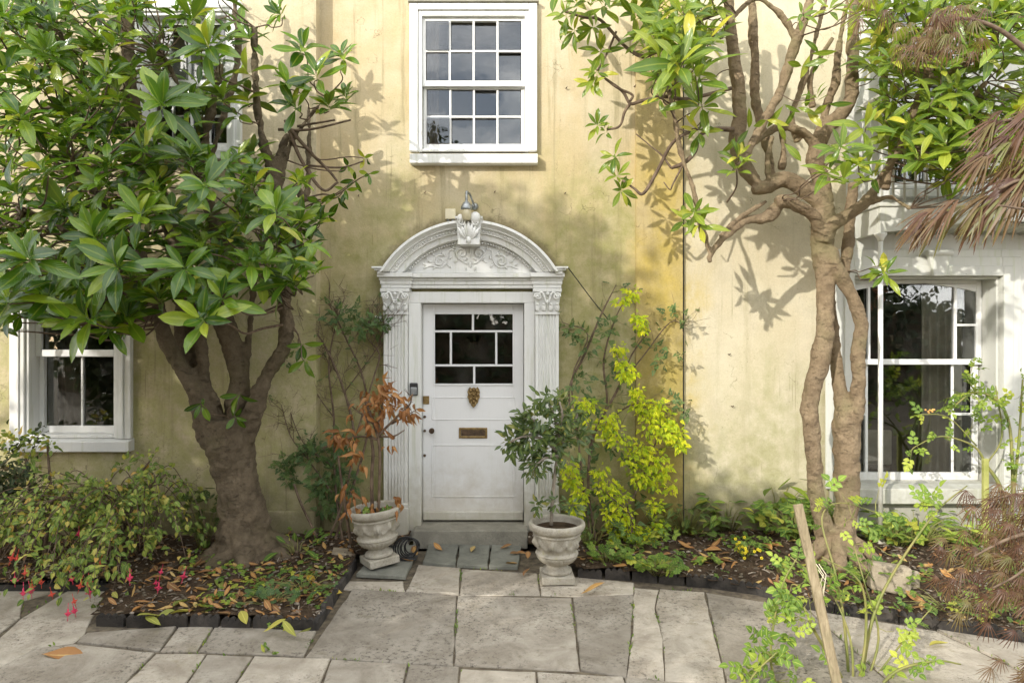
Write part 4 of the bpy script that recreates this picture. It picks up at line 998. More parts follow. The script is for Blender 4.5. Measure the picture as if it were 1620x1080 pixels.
# ---------------------------------------------------------------- leaves
class LeafShape:
    "unit leaf: base at the origin, along +Y, face up +Z; mesh data shared by all leaves of the kind"
    def __init__(s, name, w, prof, fold=.25, curl=.25, twist=0, n=6, seed=0, stalk=.06):
        r = random.Random(seed); s.name = name; v = []; uv = []; f = []
        for i in range(n+1):
            t = i/n; wd = w*prof(t)*.5
            y = stalk+(1-stalk)*t; z = -curl*t*t+.03*math.sin(t*5+seed)
            tw = twist*t
            for k, u in ((-1, 0), (0, .5), (1, 1)):
                x = k*wd; zz = z+abs(k)*wd*fold
                v.append((x*math.cos(tw)-(zz-z)*math.sin(tw), y, z+x*math.sin(tw)+(zz-z)*math.cos(tw))); uv.append((u, t))
        for i in range(n):
            for k in (0, 1):
                a_ = i*3+k; f.append((a_, a_+1, a_+4, a_+3))
        if stalk:
            k = len(v); v += [(-.008, 0, 0), (.008, 0, 0)]; uv += [(.5, 0), (.5, 0)]; f.append((k, k+1, 1, 0)) if False else f.append((k, k+1, 2, 0))
        s.v, s.f, s.uv = v, f, uv; s.cache = {}
    def mesh(s, mat):
        if mat not in s.cache:
            me = bpy.data.meshes.new(s.name); me.from_pydata(s.v, [], s.f); me.materials.append(M[mat])
            u = me.uv_layers.new(name='UVMap'); lu = []
            for p in s.f: lu += [c for i in p for c in s.uv[i]]
            u.data.foreach_set('uv', lu); me.polygons.foreach_set('use_smooth', [True]*len(s.f)); me.update(); s.cache[mat] = me
        return s.cache[mat]
class MultiShape(LeafShape):
    "several leaflets as one leaf"
    def __init__(s, name, parts):
        s.name = name; s.v = []; s.f = []; s.uv = []; s.cache = {}
        for sh_, m_ in parts:
            n = len(s.v); s.v += [tuple(m_ @ Vector(q)) for q in sh_.v]; s.f += [tuple(i+n for i in q) for q in sh_.f]; s.uv += sh_.uv
def oblanc(t): return (math.sin(math.pi*min(1, t**1.25))**.8)*(1 if t < .97 else .25)+.03*(1-t)
def ovate(t): return math.sin(math.pi*t**.75)**.9
def lance(t): return math.sin(math.pi*t**.85)**1.1
def lin(t): return (math.sin(math.pi*min(1, t*.92+.06)))**.7
MAG = [LeafShape('leaf', w_, oblanc, fo, cu_, tw, 6, i) for i, (w_, fo, cu_, tw) in enumerate(((.34, .30, .22, .15), (.31, .45, .38, -.2), (.36, .22, .12, .25), (.33, .38, .55, .0), (.30, .6, .08, -.15)))]
MAGN = [LeafShape('leaf', w_, oblanc, fo, cu_, tw, 6, i+9) for i, (w_, fo, cu_, tw) in enumerate(((.27, .30, .22, .15), (.24, .40, .38, -.2), (.29, .22, .12, .2), (.26, .30, .5, .0)))]
OV = [LeafShape('leaf', .55, ovate, .25, .2, .1, 4, 30+i) for i in range(3)]
LAN = [LeafShape('leaf', .38, lance, .3, .25, .15*(i-1), 4, 40+i) for i in range(3)]
DEAD = [LeafShape('leaf', .40, lance, .9, .5+.3*i, .7*(i-1), 5, 50+i) for i in range(3)]
FLAT = [LeafShape('fallen_leaf', .36, oblanc, .5-.3*i, .15-.25*i, .5*(i-1), 6, 60+i, .03) for i in range(3)]
def T(x, y, z=0): return Matrix.Translation((x, y, z))
def rz(a): return Matrix.Rotation(a, 4, 'Z')
def sc_(s): return Matrix.Scale(s, 4)
_l = LeafShape('leaf', .50, lance, .2, .2, 0, 3, 3, 0)
# pinnate climber leaf: pairs of narrow leaflets and a longer end one
PIN = MultiShape('leaf', [(_l, T(0, .5) @ sc_(.5))]+[(_l, T(0, .14+.17*i) @ rz(s_*-1.0) @ sc_(.36-.04*i)) for i in range(3) for s_ in (-1, 1)])
_l3 = LeafShape('leaf', .72, ovate, .2, .2, 0, 4, 5, 0)
ROSE = MultiShape('leaf', [(_l3, T(0, .62) @ sc_(.42))]+[(_l3, T(0, .2+.24*i) @ rz(s_*-1.15) @ sc_(.34)) for i in range(2) for s_ in (-1, 1)])
_m = LeafShape('leaf', .058, lambda t: (.35+.65*math.sin(math.pi*t))*(1+.55*math.sin(t*44))*(1 if t < .95 else .15), .1, .8, .3, 14, 7, 0)
MAPLE = [MultiShape('leaf', [(_m, rz(a_+.06*k) @ Matrix.Rotation(.12*math.sin(a_*9+k), 4, 'X') @ sc_(1-.22*abs(a_))) for a_ in (-1.4, -1.0, -.66, -.36, -.12, .12, .36, .66, 1.0, 1.35)]) for k in range(3)]
MAPLN = [MultiShape('leaf', [(_m, rz(a_+.05*k) @ Matrix.Rotation(.15*math.sin(a_*19+k), 4, 'X') @ sc_(1-.5*abs(a_))) for a_ in (-.6, -.38, -.2, -.06, .08, .22, .42)]) for k in range(3)]
_i = LeafShape('leaf', .8, ovate, .15, .15, 0, 4, 8, .0)
TRI = MultiShape('leaf', [(_i, rz(a_) @ T(0, .12) @ sc_(.62)) for a_ in (-1.05, 0, 1.05)])
_g = LeafShape('leaf', .85, lambda t: math.sin(math.pi*t**1.4)**.6, .15, .15, 0, 4, 9, .0)
GER = MultiShape('leaf', [(_g, rz(a_) @ sc_(.55)) for a_ in (-2.2, -1.3, -.45, .45, 1.3, 2.2)])
def orient(p, d, up, s):
    d = Vector(d).normalized(); up = Vector(up); x = d.cross(up)
    x = x.normalized() if x.length > 1e-4 else d.orthogonal().normalized()
    z = x.cross(d)
    m_ = Matrix((x, d, z)).transposed().to_4x4(); m_.translation = p
    return m_ @ Matrix.Scale(s, 4)
def apparent(m_, s=1):
    p = m_.translation; d = p.y-CAMY
    if d < .3: return 0
    px, py = p.x/d*F, (p.z-CAMZ)/d*F
    inn = abs(px) < 830 and -590 < py < 530
    return (m_.to_scale().x/d)*(1 if inn else .01)*(1 if s is None else 1)
def join_leaves(name, items, mat, root):
    "the many that are too small or too deep in the crown to pick apart"
    V = []; Fc = []; U = []; A = []; nv = 0; nf = []
    groups = {}
    for sh_, m_ in items: groups.setdefault(id(sh_), (sh_, []))[1].append(m_)
    for sh_, ms in groups.values():
        v = np.array(sh_.v); v4 = np.c_[v, np.ones(len(v))]; mats = np.array([np.array(q) for q in ms])
        vv = np.einsum('nij,kj->nki', mats, v4)[:, :, :3].reshape(-1, 3)
        f = np.array(sh_.f); ff = (f[None]+(nv+np.arange(len(ms))*len(v))[:, None, None]).reshape(-1, 4)
        uu = np.array(sh_.uv)[f.reshape(-1)]; uu = np.tile(uu, (len(ms), 1))
        V.append(vv); Fc.append(ff); U.append(uu); A.append(np.repeat(np.array([rng.random() for _ in ms]), len(f))); nv += len(vv)
    V = np.concatenate(V); Fc = np.concatenate(Fc); U = np.concatenate(U); A = np.concatenate(A)
    me = bpy.data.meshes.new(name); me.vertices.add(len(V)); me.vertices.foreach_set('co', V.reshape(-1).astype(np.float32))
    me.loops.add(len(Fc)*4); me.loops.foreach_set('vertex_index', Fc.reshape(-1).astype(np.int32))
    me.polygons.add(len(Fc)); me.polygons.foreach_set('loop_start', (np.arange(len(Fc))*4).astype(np.int32))
    me.polygons.foreach_set('loop_total', np.full(len(Fc), 4, np.int32)); me.polygons.foreach_set('use_smooth', np.ones(len(Fc), bool))
    u = me.uv_layers.new(name='UVMap'); u.data.foreach_set('uv', U.reshape(-1).astype(np.float32))
    at = me.attributes.new('rnd', 'FLOAT', 'FACE'); at.data.foreach_set('value', A.astype(np.float32))
    me.materials.append(M[mat]); me.update(calc_edges=True); me.validate()
    o = link(name, me, root); return tag(o, kind='stuff')
def place_leaves(root, items, mat, nobj, name='leaf'):
    "items: (shape, world matrix); the nobj that show largest become objects, the rest one mass"
    items = sorted(items, key=lambda q: -apparent(q[1]))
    inv = Matrix.Translation(-root.location)
    for sh_, m_ in items[:nobj]:
        o = bpy.data.objects.new(name, sh_.mesh(mat)); COL.objects.link(o); o.parent = root; o.matrix_basis = inv @ m_
    if len(items) > nobj: join_leaves('foliage', items[nobj:], mat, root)
def rvec(s=1): return Vector((rng.uniform(-s, s), rng.uniform(-s, s), rng.uniform(-s, s)))
def whorl(c, axis, n, L_, shapes, spread=(55, 88), droop=.25):
    axis = Vector(axis).normalized(); a_ = axis.orthogonal().normalized(); b_ = axis.cross(a_); out = []; ph = rng.uniform(0, 6.28)
    for i in range(n):
        th = ph+i*2.4+rng.uniform(-.25, .25); t = i/n
        el = R(rng.uniform(*spread))*(.45+.55*(1-t))+R(12)*rng.uniform(-1, 1)
        d = axis*math.cos(el)+(a_*math.cos(th)+b_*math.sin(th))*math.sin(el)+Vector((0, 0, -droop*rng.uniform(.3, 1)*(1-t*.7)))
        s_ = L_*rng.uniform(.75, 1.12)*(1-.3*t)
        out.append((rng.choice(shapes), orient(Vector(c)-axis*(.05*(1-t)), d, axis+rvec(.25), s_)))
    return out

# ---------------------------------------------------------------- trees
WK = .78                        # bark relief adds the rest of the girth
def limb_px(pts, n=6):
    "limb from (px, py, y off the wall, width px) -> list of (Vector, radius)"
    q = []
    for (px, py, y, w_) in pts:
        p = P(px, py, y); q.append((p.x, p.y, p.z, max(.002, w_*.5*(y-CAMY)/F*(WK if w_ > 8 else 1))))
    return [(Vector(v[:3]), max(.0015, v[3])) for v in cmr(q, n)]
def wood_mesh(name, limbs, mat, root, voxel=.014, knots=0, amp=.012):
    mb = MB()
    for lb in limbs:
        mb.tube([p for p, r in lb], [r for p, r in lb], 14, wob=.18)
        if knots:
            for p, r in lb[::5]:
                if r > .03 and rng.random() < knots:
                    d = rvec(); d.y = -abs(d.y); d.normalize(); mb.ball(p+d*r*.74, r*.36, r*.36, r*.36, 8, 6)
    me = mb.mesh(name, M[mat]); o = link(name, me, root)
    rm = o.modifiers.new('remesh', 'REMESH'); rm.mode = 'VOXEL'; rm.voxel_size = voxel; rm.use_smooth_shade = True
    sm = o.modifiers.new('smooth', 'SMOOTH'); sm.iterations = 4; sm.factor = .5
    dg = bpy.context.evaluated_depsgraph_get(); me2 = bpy.data.meshes.new_from_object(o.evaluated_get(dg))
    o.modifiers.clear(); me2.name = name
    n = len(me2.vertices); co = np.empty(n*3, np.float32); no = np.empty(n*3, np.float32)
    me2.vertices.foreach_get('co', co); me2.vertices.foreach_get('normal', no)
    co = co.reshape(-1, 3); no = no.reshape(-1, 3)
    for i in range(n):
        p = Vector(co[i]); h = amp*noise.noise(p*6.5)+amp*.7*noise.noise(p*17)+amp*.35*noise.noise(p*40)-amp*.3*max(0, noise.noise(Vector((p.x*8, p.y*8, p.z*18)))-.15)
        co[i] += no[i]*h
    me2.vertices.foreach_set('co', co.reshape(-1)); me2.polygons.foreach_set('use_smooth', [True]*len(me2.polygons)); me2.update()
    o.data = me2; return o
def twig_to(limb_pts, tip, r0=.007, r1=.0035, sag=.06):
    "a bent shoot from the nearest limb point below to a rosette"
    best = min(limb_pts, key=lambda q: (q-tip).length*(1 if q.z < tip.z+.1 else 1.6)); d = (tip-best).length
    mid = best.lerp(tip, .5)+Vector((rng.uniform(-.12, .12), rng.uniform(-.08, .08), -sag+rng.uniform(-.05, .05)))*min(1, d*1.5)
    q = cmr([tuple(best), tuple(best.lerp(mid, .55)+rvec(.03)), tuple(mid), tuple(mid.lerp(tip, .6)+rvec(.03)), tuple(tip)], 4)
    n = len(q); k = min(2.2, .6+d*.9)
    return [(Vector(v), (r0*k*(1-i/n)+r1*(i/n))) for i, v in enumerate(q)]

# --- the large dark tree on the left
tl = empty('evergreen_tree', G(388, 872, .08), 'broad evergreen tree with a stout dark grey brown trunk and dense glossy rosettes of leaves', 'tree', 'evergreen trees against the house front')
LT = -.62
limbsL = [limb_px(q) for q in (
 [(392,895,LT,150),(390,870,LT,124),(386,835,LT,100),(381,795,LT,88),(374,755,LT,84),(366,715,LT,90),(362,688,LT,96),(360,662,LT,84)],
 [(345,715,LT-.06,50),(332,680,LT-.06,54),(318,640,LT-.05,42),(300,600,LT-.06,34),(274,560,LT-.1,31),(257,525,LT-.15,29),(251,485,LT-.2,27),(238,430,LT-.3,25),(205,380,LT-.45,22),(165,320,LT-.6,18),(120,270,LT-.8,14)],
 [(345,690,LT+.05,50),(322,630,LT+.08,44),(300,575,LT+.12,46),(294,520,LT+.14,46),(298,480,LT+.15,46),(285,420,LT+.15,42),(268,350,LT+.12,38),(236,270,LT+.1,34),(212,180,LT+.1,30),(202,70,LT+.1,26),(206,-40,LT+.1,22)],
 [(338,640,LT-.02,26),(322,590,LT-.02,22),(318,540,LT-.02,23),(320,500,LT-.02,22),(335,450,LT-.05,20),(355,390,LT-.1,18)],
 [(368,680,LT+.05,50),(377,630,LT+.06,42),(376,580,LT+.06,42),(362,530,LT+.06,42),(348,490,LT+.06,42),(352,430,LT+.05,40),(345,360,LT,34),(318,290,LT-.1,26),(330,200,LT-.2,18),(350,100,LT-.2,14)],
 [(382,700,LT,44),(396,668,LT-.02,40),(408,632,LT-.04,34),(424,590,LT-.06,30),(447,552,LT-.08,30),(453,518,LT-.08,27),(450,485,LT-.08,26),(452,440,LT-.08,26),(446,360,LT-.1,28),(436,300,LT-.12,25),(424,250,LT-.15,20),(411,200,LT-.16,15),(404,120,LT-.16,12.5),(403,44,LT-.16,12)],
 [(436,290,LT-.1,20),(440,255,LT-.1,18),(447,232,LT-.08,15),(455,214,LT-.06,12)],
 [(386,600,LT+.1,14),(394,540,LT+.12,13),(398,480,LT+.12,13),(410,400,LT+.15,12),(470,330,LT+.2,15),(486,300,LT+.25,12),(489,240,LT+.3,8),(488,170,LT+.3,7)],
 [(452,450,LT-.05,14),(468,380,LT+.0,13),(478,330,LT+.05,12),(470,290,LT+.1,10)],
 [(440,330,LT-.1,12),(455,240,LT-.1,9),(485,190,LT-.15,7),(520,150,LT-.2,5)],
 [(250,470,LT-.2,16),(180,420,LT-.5,14),(110,370,LT-.8,11),(40,330,LT-1.0,8)],
 [(205,200,LT+.1,18),(150,190,LT-.1,14),(90,170,LT-.3,11),(20,190,LT-.4,8)],
 [(236,270,LT+.1,16),(200,150,LT-.2,13),(140,205,LT-.5,9)],
 [(330,210,LT-.2,12),(290,150,LT-.3,10),(260,90,LT-.4,7)],
 [(150,180,LT-.1,12),(110,90,LT-.2,9),(80,10,LT-.3,7)],
 [(320,300,LT,14),(375,100,LT+.1,14),(372,10,LT+.1,12),(372,-40,LT+.1,11)],
)]
# buttress roots
for (dx, dy, ln) in ((.42, -.1, .34), (-.36, -.16, .30), (.12, -.42, .30), (-.18, -.38, .3), (.5, .12, .3)):
    b0 = P(390, 850, LT); limbsL.append([(b0+Vector((dx*t, dy*t, -.12*t-.10*t*t)), .11*(1-.7*t)+.012) for t in [i/6 for i in range(7)]])
trunkL = wood_mesh('trunk', limbsL, 'bark_dark', tl, .014, .45, .020)
lpL = [p for lb in limbsL[1:16] for p, r in lb if p.z > 1.75]
rosL = [(222,232,-1.7,.27),(150,68,-1.5,.26),(85,86,-1.6,.24),(235,225,-1.3,.24),(328,72,-1.6,.25),(257,165,-1.9,.27),(325,292,-2.0,.27),(436,332,-2.0,.27),(222,338,-1.9,.27),(150,375,-2.0,.27),(66,268,-2.1,.28),(20,300,-2.1,.27),
 (185,420,-2.2,.28),(292,423,-1.9,.26),(320,505,-2.0,.27),(138,503,-2.0,.25),(462,442,-1.6,.25),(45,408,-2.3,.28),(398,412,-1.8,.24),(350,470,-1.9,.22),(95,330,-1.7,.24),(480,75,-1.1,.22),(498,118,-1.2,.24),(455,130,-1.2,.23),(520,165,-1.0,.20),(465,165,-1.2,.22),(540,85,-1.0,.17),
 (10,110,-1.6,.26),(30,180,-1.8,.26),(110,180,-1.4,.24),(270,330,-1.5,.25),(380,350,-1.5,.24),(120,440,-1.8,.26),(250,470,-1.6,.24),(75,470,-2.0,.26),(10,470,-2.2,.27),(200,500,-1.5,.22),(5,20,-1.5,.26),(60,20,-1.3,.25),(200,20,-1.2,.23),(280,20,-1.1,.22),(410,440,-1.3,.22),(475,400,-1.2,.20),(360,260,-1.6,.22),(300,245,-1.5,.22),
 (505,345,-.8,.18),(490,380,-.8,.18),(545,150,-.85,.17),(440,20,-.7,.20),(395,60,-.8,.18),(400,240,-.9,.2),(350,150,-1.2,.22),(165,290,-1.7,.25),(110,250,-1.5,.25)]
itemsL = []; twigsL = []
def axis_at(p, out=(.0, -.75, .65)): return Vector(out)+rvec(.42)
for (px, py, y, L_) in rosL:
    c = P(px, py, y); ax = axis_at(c); itemsL += whorl(c, ax, rng.randint(9, 15), L_*rng.uniform(.9, 1.12), MAG); twigsL.append(twig_to(lpL, c-ax.normalized()*.05))
def in_any(px, py, polys): return any(inside((px, py), q) for q in polys)
crownL = [[(-60,-60),(215,-60),(225,240),(300,250),(380,200),(385,250),(470,270),(505,380),(500,450),(440,470),(400,440),(310,480),(250,470),(215,520),(120,525),(60,520),(-60,520)]]
windowL = [(212, -60), (392, -60), (392, 245), (212, 245)]
pts2 = []
tries = 0
while len(pts2) < 390 and tries < 12000:
    tries += 1; px, py = rng.uniform(-60, 510), rng.uniform(-60, 525)
    if inside((px, py), windowL):
        if rng.random() > .30: continue
    elif not in_any(px, py, crownL): continue
    y = rng.uniform(-1.75, -.45) if not inside((px, py), windowL) else rng.uniform(-1.3, -.5)
    c = P(px, py, y)
    if any((c-q).length < .14 for q in pts2): continue
    pts2.append(c); ax = axis_at(c, (0, -.45, .7)); itemsL += whorl(c, ax, rng.randint(5, 11), rng.uniform(.15, .25), MAG); twigsL.append(twig_to(lpL, c-ax.normalized()*.05))
# hanging spray on the right, small shoots on the trunk
for (px, py, y, L_) in ((552,262,-.7,.10),(575,250,-.7,.09),(585,275,-.7,.09),(560,285,-.7,.09),(530,310,-.7,.11),(545,300,-.7,.1),(508,320,-.7,.13),(515,345,-.7,.12),(318,640,-.95,.14),(375,625,-.95,.16),(372,660,-.9,.12),(480,570,-.8,.15),(478,545,-.75,.13)):
    c = P(px, py, y); itemsL += whorl(c, (rng.uniform(-.3, .3), -.5, -.1), 4, L_*1.25, MAG, droop=.7); twigsL.append(twig_to(lpL if py < 500 else [P(360, 660, -.8), P(452, 500, -.72)], c))
tm = MB()
for tw in twigsL: tm.tube([p for p, r in tw], [r for p, r in tw], 6)
for q in ([(452,190,-.8,7),(475,250,-.75,6),(510,300,-.7,5),(535,288,-.7,4)], [(455,200,-.8,7),(490,240,-.75,6),(520,270,-.7,5),(533,286,-.7,4)], [(470,200,-.75,4),(530,190,-.7,3)], [(486,262,-.7,4),(540,265,-.7,3),(575,255,-.7,2)], [(440,205,-.8,5),(490,205,-.75,4),(555,190,-.72,3)]):
    lb = limb_px(q); tm.tube([p for p, r in lb], [r for p, r in lb], 6)
tag(tm.build('twigs', M['twig'], tl), kind='stuff')
place_leaves(tl, itemsL, 'leaf_mag', 300)

# --- the tan twin-stemmed tree on the right
tr = empty('evergreen_tree', G(1325, 880, .08), 'twisted evergreen tree with tan twin stems and many bare crooked branches', 'tree', 'evergreen trees against the house front')
RT = -.72
WK = .70
limbsR = [limb_px(q) for q in (
 [(1322,905,RT,110),(1322,880,RT,96),(1322,855,RT,84),(1318,830,RT,80)],
 [(1310,850,RT-.03,44),(1298,815,RT-.05,36),(1292,785,RT-.06,35),(1288,735,RT-.06,34),(1285,690,RT-.07,38),(1281,650,RT-.07,38),(1284,618,RT-.07,37),(1296,580,RT-.06,42),(1304,535,RT-.05,42),(1306,489,RT-.04,39),(1306,450,RT-.03,41),(1302,410,RT-.02,44),(1300,375,RT,48),(1302,345,RT,46),(1308,325,RT,38)],
 [(1330,850,RT+.02,60),(1338,815,RT+.02,50),(1339,788,RT+.02,50),(1340,740,RT+.02,55),(1340,690,RT+.02,60),(1338,655,RT+.02,52),(1328,612,RT+.05,28),(1323,567,RT+.07,26),(1319,516,RT+.08,22),(1312,460,RT+.08,20)],
 [(1342,690,RT+.0,40),(1354,645,RT-.02,36),(1358,600,RT-.04,31),(1358,551,RT-.05,30),(1363,512,RT-.06,28),(1350,473,RT-.08,28),(1333,442,RT-.09,31),(1322,422,RT-.09,34),(1312,395,RT-.04,34)],
 [(1335,430,RT+.1,28),(1342,380,RT+.12,26),(1345,335,RT+.14,24),(1350,290,RT+.15,20)],
 [(1302,382,RT-.06,36),(1312,360,RT-.1,34),(1338,342,RT-.16,30),(1369,320,RT-.22,25),(1385,300,RT-.25,20),(1395,280,RT-.3,17),(1420,243,RT-.35,16),(1432,205,RT-.35,18),(1452,160,RT-.35,20),(1464,140,RT-.35,20),(1474,95,RT-.35,19)],
 [(1369,320,RT-.22,18),(1390,316,RT-.25,15),(1410,313,RT-.28,12),(1440,330,RT-.3,8)],
 [(1472,132,RT-.35,14),(1490,120,RT-.38,12),(1524,105,RT-.4,11),(1574,61,RT-.45,10),(1625,20,RT-.5,8)],
 [(1432,208,RT-.35,12),(1480,180,RT-.45,9),(1530,160,RT-.5,7),(1560,130,RT-.6,5)],
 [(1303,380,RT-.05,32),(1290,345,RT-.12,28),(1262,326,RT-.16,27),(1237,318,RT-.18,26),(1228,320,RT-.18,22)],
 [(1310,345,RT,36),(1295,318,RT+.02,38),(1270,297,RT+.02,40),(1240,286,RT,38),(1215,295,RT-.04,34),(1198,300,RT-.06,26),(1190,302,RT-.07,20)],
 [(1204,300,RT-.04,28),(1190,282,RT-.03,30),(1178,262,RT,34),(1165,228,RT,34),(1170,187,RT,33),(1169,148,RT,30),(1163,101,RT,28),(1157,58,RT,26),(1153,8,RT,22),(1150,-50,RT,20)],
 [(1222,285,RT+.05,18),(1215,240,RT+.08,17),(1203,195,RT+.1,20),(1194,148,RT+.1,22),(1195,109,RT+.1,20),(1192,58,RT+.1,20),(1190,8,RT+.1,18),(1188,-40,RT+.1,16)],
 [(1169,264,RT-.2,21),(1190,228,RT-.18,20),(1206,195,RT-.16,20),(1233,148,RT-.14,22),(1246,109,RT-.14,22),(1259,66,RT-.14,22),(1275,23,RT-.14,20),(1290,-30,RT-.14,16)],
 [(1257,60,RT-.14,14),(1242,32,RT-.14,12),(1222,12,RT-.16,11),(1196,-2,RT-.18,10),(1165,22,RT-.2,10),(1140,60,RT-.2,9)],
 [(1237,318,RT-.1,20),(1222,336,RT-.14,30),(1208,346,RT-.18,28),(1180,350,RT-.22,18),(1145,376,RT-.26,17),(1124,404,RT-.28,16),(1124,416,RT-.28,8)],
 [(1213,318,RT-.2,9),(1190,332,RT-.24,10),(1165,348,RT-.26,10),(1139,374,RT-.28,9)],
 [(1124,405,RT-.28,12),(1114,368,RT-.26,12),(1103,330,RT-.24,11),(1094,290,RT-.22,10),(1082,258,RT-.2,9),(1074,225,RT-.18,8),(1066,180,RT-.15,9),(1058,140,RT-.1,8)],
 [(1310,345,RT+.02,34),(1300,290,RT+.05,34),(1290,245,RT+.05,40),(1305,205,RT+.05,36),(1330,180,RT+.05,32),(1346,155,RT+.05,28),(1348,100,RT+.05,27),(1350,47,RT+.05,26),(1353,-10,RT+.05,24),(1355,-50,RT+.05,22)],
 [(1290,235,RT+.05,24),(1272,212,RT+.02,20),(1237,200,RT,16),(1212,212,RT-.02,12),(1196,228,RT-.05,10)],
 [(1262,225,RT+.05,16),(1252,187,RT+.05,14),(1264,150,RT+.05,14),(1277,112,RT+.05,12),(1295,43,RT+.05,10),(1310,-20,RT+.05,8)],
 [(1300,210,RT+.1,18),(1308,165,RT+.12,17),(1322,130,RT+.12,20),(1326,86,RT+.12,15),(1336,23,RT+.12,10),(1345,-30,RT+.12,8)],
 [(1286,170,RT+.1,14),(1282,130,RT+.1,14),(1292,100,RT+.12,10),(1318,60,RT+.12,7)],
 [(1216,284,RT-.08,13),(1214,250,RT-.1,12),(1222,215,RT-.1,9)],
 [(1236,268,RT+.05,16),(1240,235,RT+.05,12),(1236,205,RT+.05,10)],
 [(1400,300,RT+.1,18),(1412,230,RT+.15,18),(1400,150,RT+.18,16),(1398,60,RT+.2,15),(1400,-30,RT+.2,14)],
)]
for (dx, dy) in ((.3, -.1), (-.28, -.12), (.1, -.3), (-.1, -.3), (.3, .1)):
    b0 = P(1322, 845, RT); limbsR.append([(b0+Vector((dx*t, dy*t, -.11*t-.08*t*t)), .085*(1-.7*t)+.01) for t in [i/6 for i in range(7)]])
trunkR = wood_mesh('trunk', limbsR, 'bark_tan', tr, .009, .7, .0105)
lpR = [p for lb in limbsR[4:26] for p, r in lb if p.z > 2.3]
rosR = [(895,22,-.9,.17),(935,45,-.9,.17),(905,50,-.9,.15),(950,80,-.85,.16),(945,112,-.85,.16),(935,130,-.85,.15),(945,195,-.8,.14),(955,205,-.8,.10),(970,245,-.8,.15),(978,275,-.8,.15),(985,300,-.8,.15),(1005,20,-1.1,.2),(1040,10,-1.2,.22),(1010,60,-1.0,.18),
 (1072,40,-1.4,.28),(1090,75,-1.6,.30),(1045,95,-1.5,.29),(1075,100,-1.7,.30),(1100,120,-1.6,.29),(1065,60,-1.5,.28),(1110,165,-1.3,.25),(1080,20,-1.5,.28),(1035,40,-1.4,.26),(1105,205,-1.1,.18),(1040,150,-1.0,.16),(1165,265,-1.2,.16),(1170,245,-1.2,.14),(1098,335,-1.1,.19),(1105,355,-1.1,.17),(1085,345,-1.0,.15),
 (1335,278,-1.7,.25),(1330,235,-1.5,.22),(1370,200,-1.4,.22),(1360,255,-1.5,.2),(1310,270,-1.5,.19),(1400,190,-1.3,.2),(1290,150,-1.1,.14),(1380,275,-1.2,.17),(1400,430,-1.0,.17),(1395,420,-1.0,.13),(1460,75,-1.4,.22),(1440,30,-1.3,.22),(1410,20,-1.3,.22),(1500,20,-1.4,.22),(1560,90,-1.5,.26),(1580,70,-1.6,.28),(1545,200,-1.2,.2),(1500,230,-1.1,.18),(1480,250,-1.1,.18),(1515,265,-1.1,.17),(1460,200,-1.2,.2),(1490,170,-1.2,.2),(1425,110,-1.2,.2),(1390,60,-1.1,.2),(1600,250,-1.3,.2),(1610,180,-1.3,.22),(1540,30,-1.3,.2),(1600,20,-1.4,.22),(1355,20,-1.2,.18),(1310,10,-1.1,.16),(1270,20,-1.1,.14)]
itemsR = []; twigsR = []
for (px, py, y, L_) in rosR:
    c = P(px, py, y); ax = axis_at(c, (-.15, -.6, .55 if px > 1020 else .05)); itemsR += whorl(c, ax, rng.randint(7, 10), L_*1.12, MAGN, droop=.4)
    if px > 1020: twigsR.append(twig_to(lpR, c, .005, .003))
pts2 = []; tries = 0
crownR = [[(1350, -60), (1660, -60), (1660, 300), (1560, 290), (1480, 285), (1440, 260), (1400, 220), (1375, 120)], [(1020, -60), (1140, -60), (1130, 20), (1110, 140), (1040, 130), (1010, 60)], [(860, -60), (1020, -60), (1010, 10), (880, 10)]]
while len(pts2) < 215 and tries < 5000:
    tries += 1; px, py = rng.uniform(850, 1660), rng.uniform(-60, 300)
    if not in_any(px, py, crownR): continue
    c = P(px, py, rng.uniform(-1.5, -.5))
    if any((c-q).length < .135 for q in pts2): continue
    pts2.append(c); ax = axis_at(c, (-.1, -.45, .6)); itemsR += whorl(c, ax, rng.randint(7, 10), rng.uniform(.19, .29), MAGN, droop=.4)
    if px > 1100: twigsR.append(twig_to(lpR, c, .005, .003))
for (px, py, y) in ((1213,190,-1.0),(1283,85,-1.0),(1302,85,-1.0),(1272,105,-1.0),(1170,215,-.95),(1245,225,-1.0),(1240,165,-.95),(1262,170,-.95),(1275,170,-.95),(1185,205,-.95),(1310,165,-.95)):
    c = P(px, py, y); itemsR += whorl(c, (rng.uniform(-.3, .3), -.6, -.2), 2, .19, MAGN, droop=.9)
tm = MB()
for tw in twigsR: tm.tube([p for p, r in tw], [r for p, r in tw], 6)
